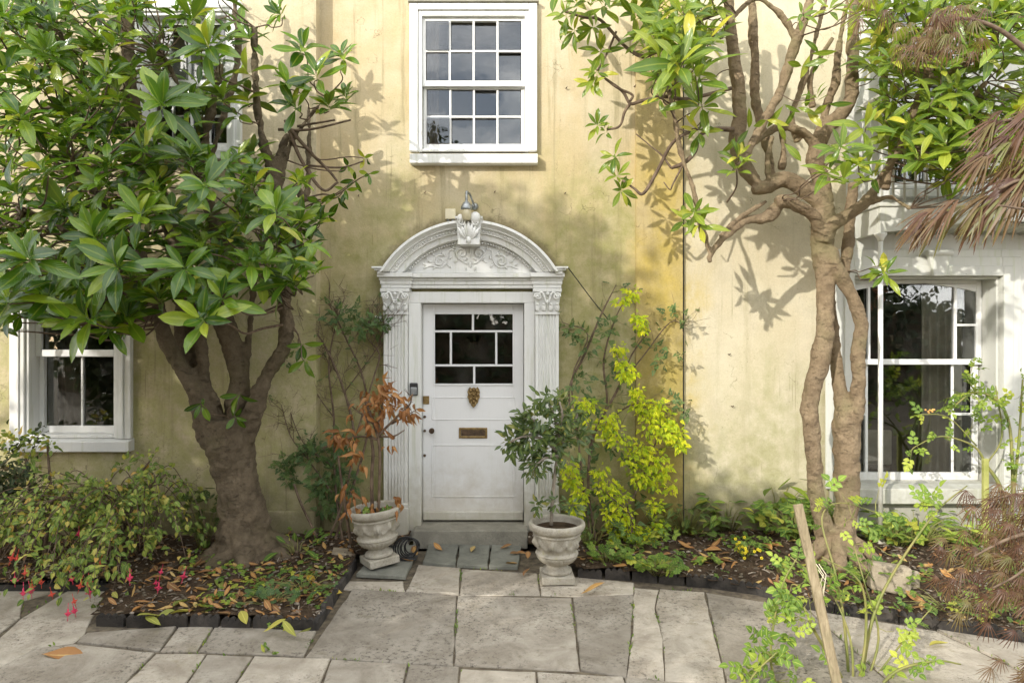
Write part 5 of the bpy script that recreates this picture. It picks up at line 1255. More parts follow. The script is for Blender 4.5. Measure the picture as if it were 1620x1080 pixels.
for q in ([(1157,140,-.75,6),(1087,157,-.78,6),(1053,153,-.8,6),(1015,160,-.8,6),(997,164,-.8,5),(985,145,-.8,5),(958,125,-.82,4)], [(997,164,-.8,6),(988,178,-.8,5),(980,200,-.8,4),(960,205,-.8,4)], [(997,160,-.8,5),(1000,150,-.8,4),(975,138,-.82,4),(950,118,-.84,3)],
 [(1160,205,-.8,8),(1130,205,-.85,8),(1107,215,-.85,9),(1100,240,-.85,9),(1082,258,-.86,8),(1062,266,-.86,5)], [(1107,203,-.85,5),(1078,215,-.86,6),(1060,232,-.86,6),(1040,270,-.85,6),(1018,306,-.82,6),(1003,298,-.8,4),(985,285,-.8,4)], [(1062,266,-.86,4),(1048,247,-.85,3),(1028,230,-.84,2),(1006,212,-.82,2)],
 [(1018,90,-1.0,7),(1005,85,-.95,6),(985,70,-.92,5),(950,32,-.9,5),(925,28,-.9,4),(893,18,-.9,4)], [(1020,90,-1.0,7),(1050,75,-1.2,7),(1090,40,-1.2,8),(1140,20,-.95,9)], [(975,50,-.9,4),(960,85,-.86,4),(945,112,-.85,3)], [(1150,320,-.95,3),(1165,295,-1.1,3),(1165,265,-1.2,3)], [(1110,380,-1.0,4),(1104,350,-1.1,3)], [(1082,258,-.86,4),(1065,290,-.9,3),(1060,300,-.9,2),(1050,288,-.9,2)]):
    lb = limb_px(q); tm.tube([p for p, r in lb], [r for p, r in lb], 6, wob=.1)
tag(tm.build('twigs', M['twig'], tr), kind='stuff')
place_leaves(tr, itemsR, 'leaf_mag2', 300)

# ---------------------------------------------------------------- shrubs, climbers and small plants
def tubes(root, name, paths, mat, seg=6, stuff=True):
    mb = MB()
    for q in paths: mb.tube([p for p, r in q], [r for p, r in q], seg, wob=.12)
    o = mb.build(name, M[mat], root)
    return tag(o, kind='stuff') if stuff else o
def along(path, t):
    i = min(len(path)-2, int(t*(len(path)-1))); f = t*(len(path)-1)-i
    return path[i][0].lerp(path[i+1][0], f), (path[i+1][0]-path[i][0]).normalized()
def side_shoots(paths, n, ln, r=.002, up=.2, t0=.3, grav=0):
    out = []
    for _ in range(n):
        pa = rng.choice(paths); p, d = along(pa, rng.uniform(t0, 1)); v = (d*.6+rvec(.9)+Vector((0, -.15, up))).normalized()*ln*rng.uniform(.5, 1.3)
        q = cmr([tuple(p), tuple(p+v*.5+rvec(ln*.08)), tuple(p+v+Vector((0, 0, -grav*ln)))], 3); out.append([(Vector(k), r*(1.2-.7*i/len(q))) for i, k in enumerate(q)])
    return out
def leaves_on(paths, n, shapes, L_, t0=.25, flat=(0, -.4, .8), spread=.8, hang=0, off=.0):
    out = []
    for _ in range(n):
        p, d = along(rng.choice(paths), rng.uniform(t0, 1)); v = d*.5+rvec(spread)+Vector((0, -.1, -hang))
        p = p+rvec(off)
        if p.y > -.02: p.y = -.02
        out.append((rng.choice(shapes), orient(p, v, Vector(flat)+rvec(.5), L_*rng.uniform(.65, 1.2))))
    return out
def petiole(cs_, p, r, far=.4):
    q = min(cs_, key=lambda v: (v-p).length_squared); d = (q-p).length
    if d < .01 or d > far: return []
    m_ = q.lerp(p, .55)+Vector((rng.uniform(-.1, .1), rng.uniform(-.05, .05), -.12))*d
    return [[(q, r*1.3), (q.lerp(m_, .6), r*1.15), (m_, r), (p.lerp(m_, .4), r*.85), (p, r*.7)]]
def cluster(px, py, y, n, rad, shapes, L_, hang=0, flat=(0, -.7, .5)):
    c = P(px, py, y); out = []
    for _ in range(n):
        v = rvec(); v = v if v.length < 1 else v.normalized()*rng.random()
        p = c+v*rad; p.y = min(p.y, -.03)
        out.append((rng.choice(shapes), orient(p, v+rvec(.5)+Vector((0, -.2, -hang)), Vector(flat)+rvec(.5), L_*rng.uniform(.7, 1.25))))
    return out

# withered shrub in the left urn
yU = urnL.location.y
wi = empty('withered_shrub', urnL.location+Vector((-.03, 0, .40)), 'withered shrub with curled orange dead leaves in the leaning urn', 'shrub')
st_ = [[(v, r_*.75) for v, r_ in limb_px(q, 4)] for q in ([(598,835,yU,9),(600,770,yU,9),(601,720,yU,9),(598,690,yU,10),(592,670,yU,8),(580,640,yU,5),(570,625,yU,3)], [(598,690,yU,7),(612,675,yU-.03,6),(632,655,yU-.05,5),(648,640,yU-.05,4),(652,625,yU-.05,3)], [(598,692,yU,7),(600,660,yU,5),(608,630,yU+.02,4),(612,612,yU+.02,3)], [(598,695,yU,6),(575,690,yU+.02,5),(545,695,yU+.02,4),(510,708,yU+.04,3)], [(590,670,yU,4),(572,655,yU-.02,3),(556,642,yU-.02,2)], [(615,672,yU-.03,4),(635,662,yU-.04,3),(655,650,yU-.05,2)], [(590,835,yU+.03,8),(588,760,yU+.05,8),(590,710,yU+.05,7),(578,660,yU+.05,5)], [(555,860,yU+.02,10),(546,800,yU+.03,7),(540,760,yU+.03,5),(535,720,yU+.05,4)], [(598,690,yU,5),(622,690,yU-.02,4),(640,680,yU-.03,2)])]
st_ += side_shoots(st_[:6], 46, .10, .0022, .1)
tubes(wi, 'stems', st_, 'twig')
it = []
for (px, py, n, r_) in ((600,640,9,.10),(572,650,6,.08),(620,640,9,.09),(632,652,4,.06),(648,648,6,.06),(588,672,5,.08),(545,690,6,.07),(531,690,5,.05),(562,718,5,.05),(612,622,8,.07),(585,622,5,.07),(604,610,5,.06),(560,690,5,.06),(575,735,2,.05),(655,655,3,.03),(618,700,2,.05)):
    it += cluster(px, py, yU-.03, int(n*2.8), r_*1.1, DEAD, .072, hang=.55)
for (px, py, n) in ((560,785,6),(590,795,7),(575,805,5),(618,800,5),(630,785,4),(550,810,3),(545,775,3)): it += cluster(px, py, yU-.05, int(n*1.6), .07, DEAD, .075, hang=.9)
place_leaves(wi, it, 'leaf_dead', 300)
it = cluster(580, 812, yU-.10, 10, .05, [TRI], .05)+cluster(612, 812, yU-.08, 8, .05, [TRI], .05)
wd = empty('seedling', urnL.location+Vector((0, 0, .42)), 'small green seedlings growing in the leaning urn under dead leaves', 'plant'); place_leaves(wd, it, 'leaf_weed', 30)

# green shrub in the right urn
yV = urnR.location.y
gs = empty('potted_shrub', urnR.location+Vector((0, 0, .41)), 'leafy dark green shrub on a thin stem in the upright urn', 'shrub')
st_ = [limb_px(q, 4) for q in ([(872,830,yV,9),(874,790,yV,9),(878,750,yV,9),(884,710,yV,8),(880,670,yV,6),(870,640,yV,4)], [(882,715,yV,6),(860,695,yV-.05,5),(830,690,yV-.1,4),(805,700,yV-.1,3)], [(882,705,yV,6),(850,670,yV-.05,4),(830,655,yV-.05,3)], [(884,710,yV,6),(900,680,yV,5),(915,655,yV,3)], [(880,690,yV,5),(890,660,yV-.1,4),(885,635,yV-.1,3)], [(884,720,yV,5),(860,725,yV-.12,4),(845,740,yV-.14,3)])]
st_ += side_shoots(st_, 60, .10, .002, .1)
tubes(gs, 'stems', st_, 'twig_grey')
it = leaves_on(st_[6:], 300, LAN, .062, .2, spread=.9, off=.015)
for (px, py, n, r_) in ((868,650,70,.15),(850,670,60,.13),(890,665,60,.14),(835,690,50,.11),(812,700,35,.08),(870,690,60,.13),(860,720,40,.1),(900,700,40,.12),(845,735,20,.07),(880,630,30,.08),(920,690,25,.08)):
    it += cluster(px, py, yV-.05, int(n*(1.8 if px < 848 else .95)), r_*1.3, LAN, .075)
it += cluster(850, 800, yV-.06, 22, .06, LAN, .06)+cluster(905, 800, yV-.06, 22, .06, LAN, .06)+cluster(880, 795, yV-.04, 18, .06, LAN, .06)
place_leaves(gs, it, 'leaf_green', 300)

# bare twiggy climber on the wall left of the door
cl = empty('climber', G(520, 868, .08), 'twiggy climber with sparse small green leaves on the wall left of the door', 'climber', 'climbers on the wall beside the door')
st_ = [[(v, r_*.55) for v, r_ in limb_px(q, 5)] for q in ([(505,885,-.35,12),(540,800,-.25,9),(560,700,-.18,8),(545,620,-.12,7),(510,540,-.1,6),(480,510,-.1,4)], [(520,880,-.3,10),(555,780,-.2,8),(582,680,-.15,7),(575,600,-.1,6),(545,530,-.1,5),(520,480,-.08,3)], [(545,880,-.3,8),(530,760,-.2,7),(528,660,-.12,6),(520,580,-.1,5),(530,520,-.08,4),(545,470,-.06,2)], [(560,700,-.18,6),(590,600,-.12,5),(600,560,-.1,4),(580,530,-.1,3),(600,500,-.1,2)], [(528,660,-.12,4),(500,620,-.1,3),(480,570,-.1,3),(470,520,-.08,2)], [(545,620,-.12,4),(600,545,-.1,3),(607,510,-.16,2)], [(540,800,-.25,5),(490,730,-.2,4),(460,690,-.18,3),(445,640,-.15,2)], [(465,765,-.3,7),(478,800,-.35,7),(502,850,-.4,6)], [(530,740,-.2,4),(480,700,-.2,3),(455,640,-.12,2)])]
tw = side_shoots(st_[:7], 120, .22, .0024, .25, .35); tw2 = side_shoots(tw, 420, .15, .0017, .1, .2)
for q in tw+tw2:
    for i, (p, r) in enumerate(q): q[i] = (Vector((p.x, min(p.y, -.012), p.z)), r)
tubes(cl, 'stems', st_+tw+tw2, 'twig')
it = leaves_on(tw2, 70, [PIN], .055, .5)
for (px, py, n, r_) in ((530,500,26,.12),(570,515,22,.10),(590,520,14,.08),(560,490,12,.09),(600,510,12,.06),(450,570,6,.04),(448,735,22,.06),(460,755,14,.05),(500,720,36,.12),(530,740,50,.14),(510,770,40,.12),(540,700,36,.12),(490,700,14,.08),(520,800,26,.1),(470,715,10,.05),(548,765,24,.09)):
    it += cluster(px, py, -.2, int(n*1.5), r_*1.1, [PIN], .078)
place_leaves(cl, it, 'leaf_jas', 220)

# lime and dark green climber right of the door
cr_ = empty('climber', G(945, 868, .08), 'climber with bright lime yellow sprays among dark leaves right of the door', 'climber', 'climbers on the wall beside the door')
st_ = [[(v, r_*.55) for v, r_ in limb_px(q, 5)] for q in ([(940,870,-.3,12),(925,790,-.25,11),(915,700,-.2,10),(900,620,-.15,9),(925,560,-.1,8),(950,500,-.08,6),(975,450,-.06,3)], [(945,870,-.3,10),(930,760,-.25,10),(945,680,-.2,9),(980,610,-.14,8),(1000,560,-.1,5),(1030,520,-.08,3)], [(930,790,-.25,8),(935,700,-.2,7),(960,640,-.15,7),(955,570,-.1,6),(975,500,-.08,4),(1000,460,-.06,2)], [(960,860,-.35,8),(1000,790,-.3,6),(1030,720,-.25,5),(1050,660,-.2,3)], [(980,610,-.14,5),(1020,560,-.12,4),(1060,510,-.08,3),(1085,515,-.05,2)], [(915,700,-.2,6),(905,600,-.15,5),(930,530,-.1,4),(890,510,-.08,2)], [(945,680,-.2,5),(1000,640,-.2,4),(1060,640,-.15,3)], [(990,870,-.4,7),(1000,820,-.4,5),(960,780,-.4,4)])]
tw = side_shoots(st_, 90, .2, .0016, .1, .35)
for q in tw:
    for i, (p, r) in enumerate(q): q[i] = (Vector((p.x, min(p.y, -.012), p.z)), r)
tubes(cr_, 'stems', st_+tw, 'twig')
it = leaves_on(tw, 130, [PIN], .075, .3)
for (px, py, n, r_) in ((905,520,14,.08),(930,545,18,.1),(960,520,20,.1),(920,600,16,.1),(1060,500,8,.06),(1080,505,6,.05),(1020,540,14,.1),(1040,570,14,.09),(1060,640,14,.08),(940,640,24,.12),(960,700,24,.12),(930,740,20,.1),(1000,740,20,.12),(950,790,26,.12),(1020,790,16,.1),(920,830,24,.1),(980,600,14,.09),(1085,650,10,.06),(1075,560,6,.05)):
    it += cluster(px, py, -.22, n, r_, [PIN], .08)
place_leaves(cr_, it, 'leaf_jas', 200)
lime = []; ls_ = [v for q in st_+tw for v, r2 in q]; lt = []
for (px, py, n, r_) in ((1000,462,9,.05),(985,475,8,.05),(1012,505,12,.05),(1016,518,8,.04),(980,550,10,.045),(985,575,12,.05),(990,590,14,.05),(1000,590,10,.05),(1010,640,14,.06),(1008,620,12,.05),(920,640,14,.06),(914,658,16,.06),(932,640,8,.04),(965,660,14,.07),(975,690,18,.08),(955,680,14,.07),(1025,650,16,.07),(1040,640,14,.06),(1030,670,18,.08),(1050,680,20,.07),(1070,690,20,.06),(1062,665,16,.06),(1078,705,12,.04),(1000,720,20,.08),(1020,710,18,.07),(1040,730,20,.07),(1030,760,18,.07),(1010,750,18,.07),(1050,745,12,.05),(905,760,18,.06),(915,785,18,.06),(910,810,16,.05),(900,740,12,.05),(960,770,20,.07),(980,790,20,.07),(965,815,18,.06),(990,815,18,.06),(1000,840,16,.06),(1035,800,16,.05),(1040,830,12,.05),(975,845,12,.05),(1025,845,12,.05),(950,745,10,.05),(1060,770,8,.04)):
    lime += cluster(px, py, -.36, int(n*4.2), r_*1.4, [PIN], .048, hang=.7)
for k, (sh_, m_) in enumerate(lime):
    if k % 5 == 0: lt += petiole(ls_, m_.translation, .0016)
tubes(cr_, 'twigs', lt, 'twig_green', 5)
place_leaves(cr_, lime, 'leaf_lime', 300)

# fuchsia in front of the left window
fu = empty('fuchsia_bush', G(215, 890, .07), 'arching fuchsia bush with yellowing leaves and hanging red flowers on the left bed', 'bush')
base = G(215, 885, .06); st_ = []
for i in range(80):
    a_ = rng.uniform(-3.3, .2); L1 = rng.uniform(.5, 1.05); d = Vector((math.cos(a_)*L1*1.05+rng.uniform(-.1, .1), math.sin(a_)*L1*.98, 0)); h = rng.uniform(.35, .72)
    b0 = base+Vector((rng.uniform(-.55, .12), rng.uniform(-.05, .25), 0)); d.x *= .62 if d.x > 0 else 1
    q = cmr([tuple(b0), tuple(b0+d*.25+Vector((0, 0, h*.7))), tuple(b0+d*.6+Vector((0, 0, h))), tuple(b0+d*.9+Vector((0, 0, h*.75))), tuple(b0+d*1.1+Vector((0, 0, max(.08, h*.35))))], 5)
    st_.append([(Vector((v[0], min(v[1], -.20), v[2])), .0045*(1.2-.85*k/len(q))) for k, v in enumerate(q)])
tw = side_shoots(st_, 300, .22, .0014, .15, .2, .35)
tubes(fu, 'stems', st_+tw, 'twig')
it = leaves_on(st_, 1000, OV, .060, .2, spread=.9, off=.03)+leaves_on(tw, 2000, OV, .056, .1, spread=.9, hang=.35, off=.025)
place_leaves(fu, it, 'leaf_fuchsia', 300)
def fuchsia_flower():
    mb = MB(); mb.tube([(0, 0, 0), (0, 0, -.03)], .0016, 5); mb.lathe([(.002, -.03), (.005, -.038), (.004, -.05), (.007, -.058), (.009, -.066), (.006, -.072)], (0, 0, 0), 8)
    for k in range(4):
        a_ = k*math.pi/2; mb.tube([(0, 0, -.05), (.014*math.cos(a_), .014*math.sin(a_), -.060), (.022*math.cos(a_), .022*math.sin(a_), -.056)], [.004, .0045, .001], 5)
    for k in range(3): mb.tube([(0, 0, -.07), (.003*(k-1), 0, -.10)], .0008, 4)
    return mb
fm = [fuchsia_flower().mesh('flower', M['flower_red']), fuchsia_flower().mesh('flower', M['flower_pink'])]
for (px, py, y, k) in ((25,877,-1.5,0),(30,880,-1.5,0),(23,915,-1.6,1),(40,905,-1.6,0),(37,932,-1.6,1),(45,930,-1.6,1),(50,928,-1.6,0),(79,940,-1.7,0),(114,950,-1.7,0),(125,843,-1.2,1),(140,918,-1.6,0),(132,921,-1.6,0),(108,965,-1.7,1),(114,963,-1.7,1),(205,910,-1.5,1),(208,912,-1.5,1),(258,904,-1.4,1),(247,923,-1.4,1),(253,924,-1.4,1),(295,907,-1.3,1),(162,888,-1.3,0),(138,935,-1.6,1),(65,918,-1.6,0),(110,915,-1.6,1)):
    o = bpy.data.objects.new('flower', fm[k]); COL.objects.link(o); o.parent = fu; o.location = P(px, py-12, y)-fu.location; o.rotation_euler = (rng.uniform(-.3, .3), rng.uniform(-.3, .3), rng.uniform(0, 6)); s_ = rng.uniform(.9, 1.25); o.scale = (s_, s_, s_)
# dark shrub at the far left
dsb = empty('dark_shrub', G(10, 880, .07), 'dark leaved shrub growing below the left ground floor window', 'bush')
st_ = []
for i in range(16):
    a_ = P(rng.uniform(-80, 55), 880, -.75); b_ = P(rng.uniform(-80, 85), rng.uniform(685, 770), rng.uniform(-.9, -.35))
    q = cmr([tuple(a_), tuple(a_.lerp(b_, .5)+rvec(.08)), tuple(b_)], 5); st_.append([(Vector(v), .006*(1.2-.9*k/len(q))) for k, v in enumerate(q)])
tw = side_shoots(st_, 130, .13, .0017, .1, .3); tubes(dsb, 'stems', st_+tw, 'twig')
place_leaves(dsb, leaves_on(tw, 900, OV, .055, .1, off=.05)+leaves_on(st_, 350, OV, .06, .3, off=.05), 'leaf_dark', 120)
it = []
for (px, py, n, r_) in ((30,700,26,.10),(60,695,22,.08),(80,705,16,.06),(15,690,20,.08),(50,725,24,.1),(20,740,20,.1),(200,735,14,.08),(230,725,22,.09),(245,745,18,.08),(215,760,18,.1),(265,750,10,.06)): it += cluster(px, py, -.6, n, r_, OV, .055)
yl = empty('leafy_shrub', G(60, 880, .07), 'twiggy shrub with small light green leaves by the left window sill', 'bush')
st_ = [limb_px(q, 4) for q in ([(150,880,-.7,7),(190,800,-.65,6),(225,745,-.6,4),(240,725,-.6,2)], [(160,880,-.7,6),(215,790,-.62,5),(262,750,-.6,3)], [(60,880,-.7,7),(50,790,-.65,5),(40,720,-.6,3)], [(70,880,-.7,7),(80,790,-.65,5),(75,705,-.6,3)])]
tubes(yl, 'stems', st_+side_shoots(st_, 24, .14, .002), 'twig'); place_leaves(yl, it, 'leaf_fuchsia', 160)

# roses
def rose(name, label, root_p, canes, n_leaf, L_, clusters=(), nobj=300, mat='leaf_rose', shoots=10, t0=.25, grp=None):
    r_ = empty(name, root_p, label, 'rose', grp)
    c_ = [limb_px(q, 5) for q in canes]; s_ = side_shoots(c_, shoots, .16, .0018, .25, .35)
    it = leaves_on(c_+s_, n_leaf, [ROSE], L_, t0, spread=.7)
    for q in clusters: it += cluster(*q[:3], max(2, int(q[3]*.6)), q[4]*1.1, [ROSE], L_)
    cs_ = [v for q in c_+s_ for v, r2 in q]; pt = []
    for sh_, m_ in it: pt += petiole(cs_, m_.translation, .0016)
    tubes(r_, 'canes', [[(v, r2*.85) for v, r2 in q] for q in c_]+s_+pt, 'twig_green')
    place_leaves(r_, it, mat, nobj); return r_
rw = rose('rose_bush', 'straggly rose with arching canes in front of the right ground floor window', G(1592, 880, .08), (
 [(1592,890,-.5,7),(1585,780,-.45,7),(1560,735,-.4,6),(1540,705,-.4,4),(1490,690,-.42,3),(1450,705,-.42,2),(1440,715,-.42,2)], [(1600,890,-.5,7),(1602,740,-.45,6),(1590,650,-.4,5),(1545,620,-.4,4),(1500,650,-.4,2)], [(1590,880,-.5,6),(1610,720,-.5,5),(1618,600,-.5,3)], [(1545,705,-.4,3),(1500,660,-.4,2),(1455,655,-.4,2)], [(1560,735,-.4,3),(1585,690,-.4,3),(1575,610,-.4,2)], [(1545,622,-.4,3),(1530,600,-.4,2)], [(1596,880,-.5,5),(1620,780,-.5,4),(1640,680,-.5,3)]), 80, .12,
 ((1530,625,-.4,12,.1),(1560,640,-.4,12,.1),(1545,670,-.4,8,.08),(1590,660,-.4,8,.08),(1480,680,-.42,6,.06),(1450,710,-.42,6,.05),(1500,700,-.42,6,.06),(1610,640,-.45,6,.06),(1605,700,-.45,6,.07),(1430,725,-.42,4,.04)), mat='leaf_rose', grp='roses in the right hand bed')
fl_ = MB()
for k in range(9): fl_.ball(P(1467+rng.uniform(-6, 14), 650+rng.uniform(-3, 3), -.4), .009, .009, .008, 7, 5)
fl_.build('flower', M['flower_orange'], rw)
rose('rose_bush', 'young rose with pale leaflets tied to the leaning wooden stake', G(1345, 1088), (
 [(1350,1110,-2.45,10),(1320,1050,-2.45,8),(1290,1000,-2.5,6),(1272,960,-2.5,4)], [(1240,1120,-2.5,6),(1220,1050,-2.5,5),(1225,980,-2.5,4),(1240,920,-2.5,3),(1262,880,-2.5,2)], [(1360,1100,-2.4,7),(1375,1000,-2.35,6),(1400,930,-2.3,5),(1450,850,-2.2,4),(1490,800,-2.1,3),(1530,768,-2.05,2)], [(1345,1100,-2.4,6),(1335,980,-2.35,5),(1320,900,-2.3,4),(1300,820,-2.2,3),(1330,795,-2.15,2),(1400,815,-2.1,2)], [(1355,1100,-2.45,6),(1370,1000,-2.4,5),(1360,920,-2.4,4),(1300,880,-2.4,2)], [(1350,1100,-2.45,5),(1345,1010,-2.4,4),(1310,930,-2.3,3),(1250,880,-2.2,2)], [(1380,1100,-2.5,6),(1420,1060,-2.5,5),(1480,1045,-2.5,4),(1520,1050,-2.5,3)], [(1170,1120,-2.6,5),(1190,1070,-2.6,4),(1230,1030,-2.6,3)], [(1360,1110,-2.4,5),(1390,1010,-2.35,4),(1370,930,-2.3,3),(1350,860,-2.2,2)], [(1370,1090,-2.4,4),(1440,1000,-2.3,3),(1475,960,-2.3,2)]), 52, .12,
 ((1250,900,-2.5,7,.07),(1265,925,-2.5,6,.06),(1230,960,-2.5,8,.07),(1195,1010,-2.55,6,.06),(1225,1030,-2.5,8,.08),(1250,1000,-2.5,7,.07),(1180,1050,-2.6,5,.06),(1210,1070,-2.55,8,.08),(1260,1060,-2.5,7,.08),(1300,800,-2.2,8,.1),(1345,790,-2.15,6,.08),(1330,820,-2.15,8,.1),(1395,790,-2.1,6,.08),(1400,860,-2.2,4,.06),(1380,1060,-2.4,6,.08),(1440,1060,-2.4,6,.08),(1410,1000,-2.35,6,.09),(1360,960,-2.35,5,.07),(1450,1030,-2.4,6,.07),(1290,940,-2.4,5,.07)), grp='roses in the right hand bed')
sk = MB(); a_, b_ = P(1262, 797, -2.42), G(1333, 1100); b_.y = -2.62; b_.z = -.05
n_ = len(sk.v); d = (a_-b_).normalized(); sx = Vector((1, 0, .25)).normalized(); sx = (sx-d*sx.dot(d)).normalized(); sy = d.cross(sx)
for e in (b_, a_):
    for (u, v) in ((-1, -1), (1, -1), (1, 1), (-1, 1)): sk.v.append(tuple(e+sx*u*.025+sy*v*.011))
for q in ((0,1,5,4),(1,2,6,5),(2,3,7,6),(3,0,4,7),(4,5,6,7),(3,2,1,0)): sk.face([n_+i for i in q])
tag(sk.build('garden_stake', M['wood'], bevel=.004), 'leaning pale flat wooden stake with the young rose tied to it', 'stake')
gk = MB(); p_ = G(1585, 880, .05); gk.box(p_.x-.022, p_.x+.022, -.44, -.41, -.05, Z(725, -.42)); gk.box(p_.x-.012, p_.x+.012, -.4405, -.437, .2, Z(740, -.42))
tag(gk.build('garden_stake', M['green_stake'], bevel=.006), 'short upright green mossy stake beside the window sill', 'stake')
tg = MB()
for k in range(5): 
    c = P(1292+rng.uniform(-4, 4), 930+rng.uniform(-40, 40), -2.5); tg.tube([c, c+Vector((.03, -.02, -.05)), c+Vector((.02, -.01, -.13+rng.uniform(-.05, .05))), c+Vector((.05, 0, -.2))], .0022, 5)
tag(tg.build('twine', M['plastic_cream']), 'loose pale twine hanging from the leaning stake', 'twine')

# red lace-leaf maple at the right edge
mpl = empty('maple_tree', (3.35, -2.75, 0), 'weeping lace leaf maple with brownish red feathery leaves by the right hand bed', 'tree')
yM = -2.7
br_ = [limb_px(q, 5) for q in ([(1860,1110,yM,40),(1850,900,yM,34),(1810,700,yM,30),(1780,500,yM,26),(1740,330,yM,20),(1690,230,yM,14),(1640,200,yM-.1,9),(1590,190,yM-.2,5)], [(1780,500,yM,16),(1740,360,yM-.1,12),(1690,300,yM-.2,9),(1620,285,yM-.25,6),(1580,300,yM-.25,4)], [(1740,330,yM,14),(1680,150,yM,10),(1600,60,yM,7),(1530,30,yM,5),(1480,40,yM,3)], [(1840,880,yM,18),(1760,810,yM-.05,12),(1680,830,yM-.1,8),(1600,850,yM-.1,5),(1540,880,yM-.1,3)], [(1760,810,yM,10),(1690,780,yM,7),(1620,780,yM,4),(1570,790,yM,3)], [(1690,300,yM-.2,7),(1640,330,yM-.3,5),(1580,325,yM-.35,3)], [(1680,830,yM-.1,6),(1620,900,yM-.15,4),(1570,930,yM-.15,3)], [(1690,235,yM,8),(1640,260,yM-.1,5),(1590,250,yM-.1,3)])]
tubes(mpl, 'trunk', br_, 'twig', 8, stuff=False)
it = []
def hang(px, py, y, n, L_, dirx=-.75, dz=-.35, rad=.06, sh=None):
    c = P(px, py, y)
    for _ in range(n):
        p = c+rvec(rad); it.append((rng.choice(sh or MAPLE), orient(p, Vector((dirx, -.15, dz))+rvec(.32), Vector((-.2, -.55, .7))+rvec(.25), L_*rng.uniform(.75, 1.2))))
for (px, py, n, L_) in ((1630,165,3,.15),(1600,185,3,.15),(1570,200,2,.14),(1640,205,4,.17),(1605,230,3,.17),(1570,245,3,.16),(1540,262,2,.15),(1640,255,4,.18),(1600,275,4,.18),(1640,300,4,.19),(1595,305,4,.2),(1560,312,4,.2),(1525,325,3,.19),(1490,342,3,.17),(1462,352,2,.14),(1545,345,1,.12)): hang(px, py, yM-.2, n, L_*1.05, -.92, -.42, rad=.045, sh=MAPLN)
for (px, py, n) in ((1500,40,6),(1470,55,5),(1520,25,5),(1450,60,4),(1480,75,4),(1540,40,3),(1430,75,3),(1400,20,3),(1495,65,4)): hang(px, py, yM, int(n*1.6), .085, -.5, -.5, .10)
for (px, py, n) in ((1600,800,6),(1640,810,6),(1560,820,4),(1620,850,6),(1580,860,5),(1545,870,4),(1640,870,5),(1600,900,6),(1560,910,4),(1530,920,3),(1640,930,5),(1590,945,4),(1620,965,4),(1660,840,5),(1660,900,5),(1540,945,3),(1610,1070,4),(1640,1055,4)): hang(px, py, yM, int(n*2.1), .085, -.6, -.35, .12)
place_leaves(mpl, it, 'leaf_maple', 300)

# low plants
def clump(name, label, cat, px, py, n, shape, L_, mat, h=.12, spread=.12, flowers=None, grp=None, nobj=80, z=.07):
    b0 = G(px, py, z); root = empty(name, b0, label, cat, grp); sts = []; it = []
    for _ in range(n):
        v = Vector((rng.uniform(-1, 1)*spread, rng.uniform(-1, 1)*spread*.8, rng.uniform(.25, 1)*h)); k_ = max(1, L_/.075); q = [(b0+Vector((v.x*.2, v.y*.2, -.02)), .0022*k_), (b0+Vector((v.x*.6, v.y*.6, v.z*.75)), .0018*k_), (b0+v, .0012*k_)]
        sts.append(q); it.append((rng.choice(shape), orient(b0+v, Vector((v.x*3, v.y*3-.05, rng.uniform(-.1, .25)))+rvec(.2), Vector((0, -.35, 1))+rvec(.3), L_*rng.uniform(.7, 1.25))))
    tubes(root, 'stems', sts, 'twig_green', 5); place_leaves(root, it, mat, nobj)
    if flowers:
        for k in range(flowers):
            fb_ = MB(); p_ = b0+Vector((rng.uniform(-1, 1)*spread, rng.uniform(-1, 1)*spread-.03, rng.uniform(.3, 1.1)*h)); 
            for j in range(5): fb_.ball(p_+Vector((.008*math.cos(j*1.26), -.002, .008*math.sin(j*1.26))), .006, .003, .006, 6, 4)
            fb_.build('flower', M['flower_yellow'], root)
    return root
gp = 'low plants in the right hand bed'
clump('seedling_tree', 'young evergreen shoot with long glossy leaves left of the tan trunk', 'plant', 1232, 838, 34, MAG, .20, 'leaf_mag2', .46, .2, grp=gp)
clump('leafy_plant', 'leafy low plant spreading at the foot of the tan twin stems', 'plant', 1262, 858, 90, [TRI], .11, 'leaf_weed', .34, .26, grp=gp)
clump('leafy_plant', 'broad leaved plant against the wall between climber and tan trunk', 'plant', 1150, 840, 80, LAN, .12, 'leaf_weed', .34, .26, grp=gp)
clump('leafy_plant', 'dark leafy plant below the lime climber next to the ochre wall strip', 'plant', 1085, 846, 90, LAN, .11, 'leaf_green', .30, .28, grp=gp)
clump('flowering_weed', 'small plant with tiny yellow flowers on the soil of the right bed', 'plant', 1178, 885, 20, [TRI], .06, 'leaf_weed', .16, .10, flowers=18, grp=gp)
clump('geranium_clump', 'low clump of lobed yellow green leaves overhanging the black tile edging', 'plant', 1040, 905, 46, [GER], .07, 'leaf_weed', .12, .2, grp=gp)
clump('seedling', 'small green seedling clump on the soil beside the upright urn', 'plant', 962, 892, 30, [GER], .055, 'leaf_weed', .14, .14, grp=gp)
clump('leafy_plant', 'bright green leafy plant under the right window sill', 'plant', 1450, 862, 110, LAN, .10, 'leaf_rose', .26, .32, grp=gp)
clump('leafy_plant', 'pale green leafy plant beside the foot of the white post', 'plant', 1415, 868, 40, [TRI], .10, 'leaf_weed', .22, .16, grp=gp)
clump('leafy_plant', 'pointed leaved plant at the window wall near the maple', 'plant', 1540, 860, 50, LAN, .10, 'leaf_rose', .22, .24, grp=gp)
clump('seedling', 'tiny pale seedling on the soil in front of the tan tree roots', 'plant', 1232, 905, 8, [TRI], .06, 'leaf_weed', .08, .06, grp=gp)
clump('leafy_plant', 'sparse leafy plant among the stones right of the tan tree', 'plant', 1395, 925, 26, [TRI], .075, 'leaf_weed', .16, .2, grp=gp)
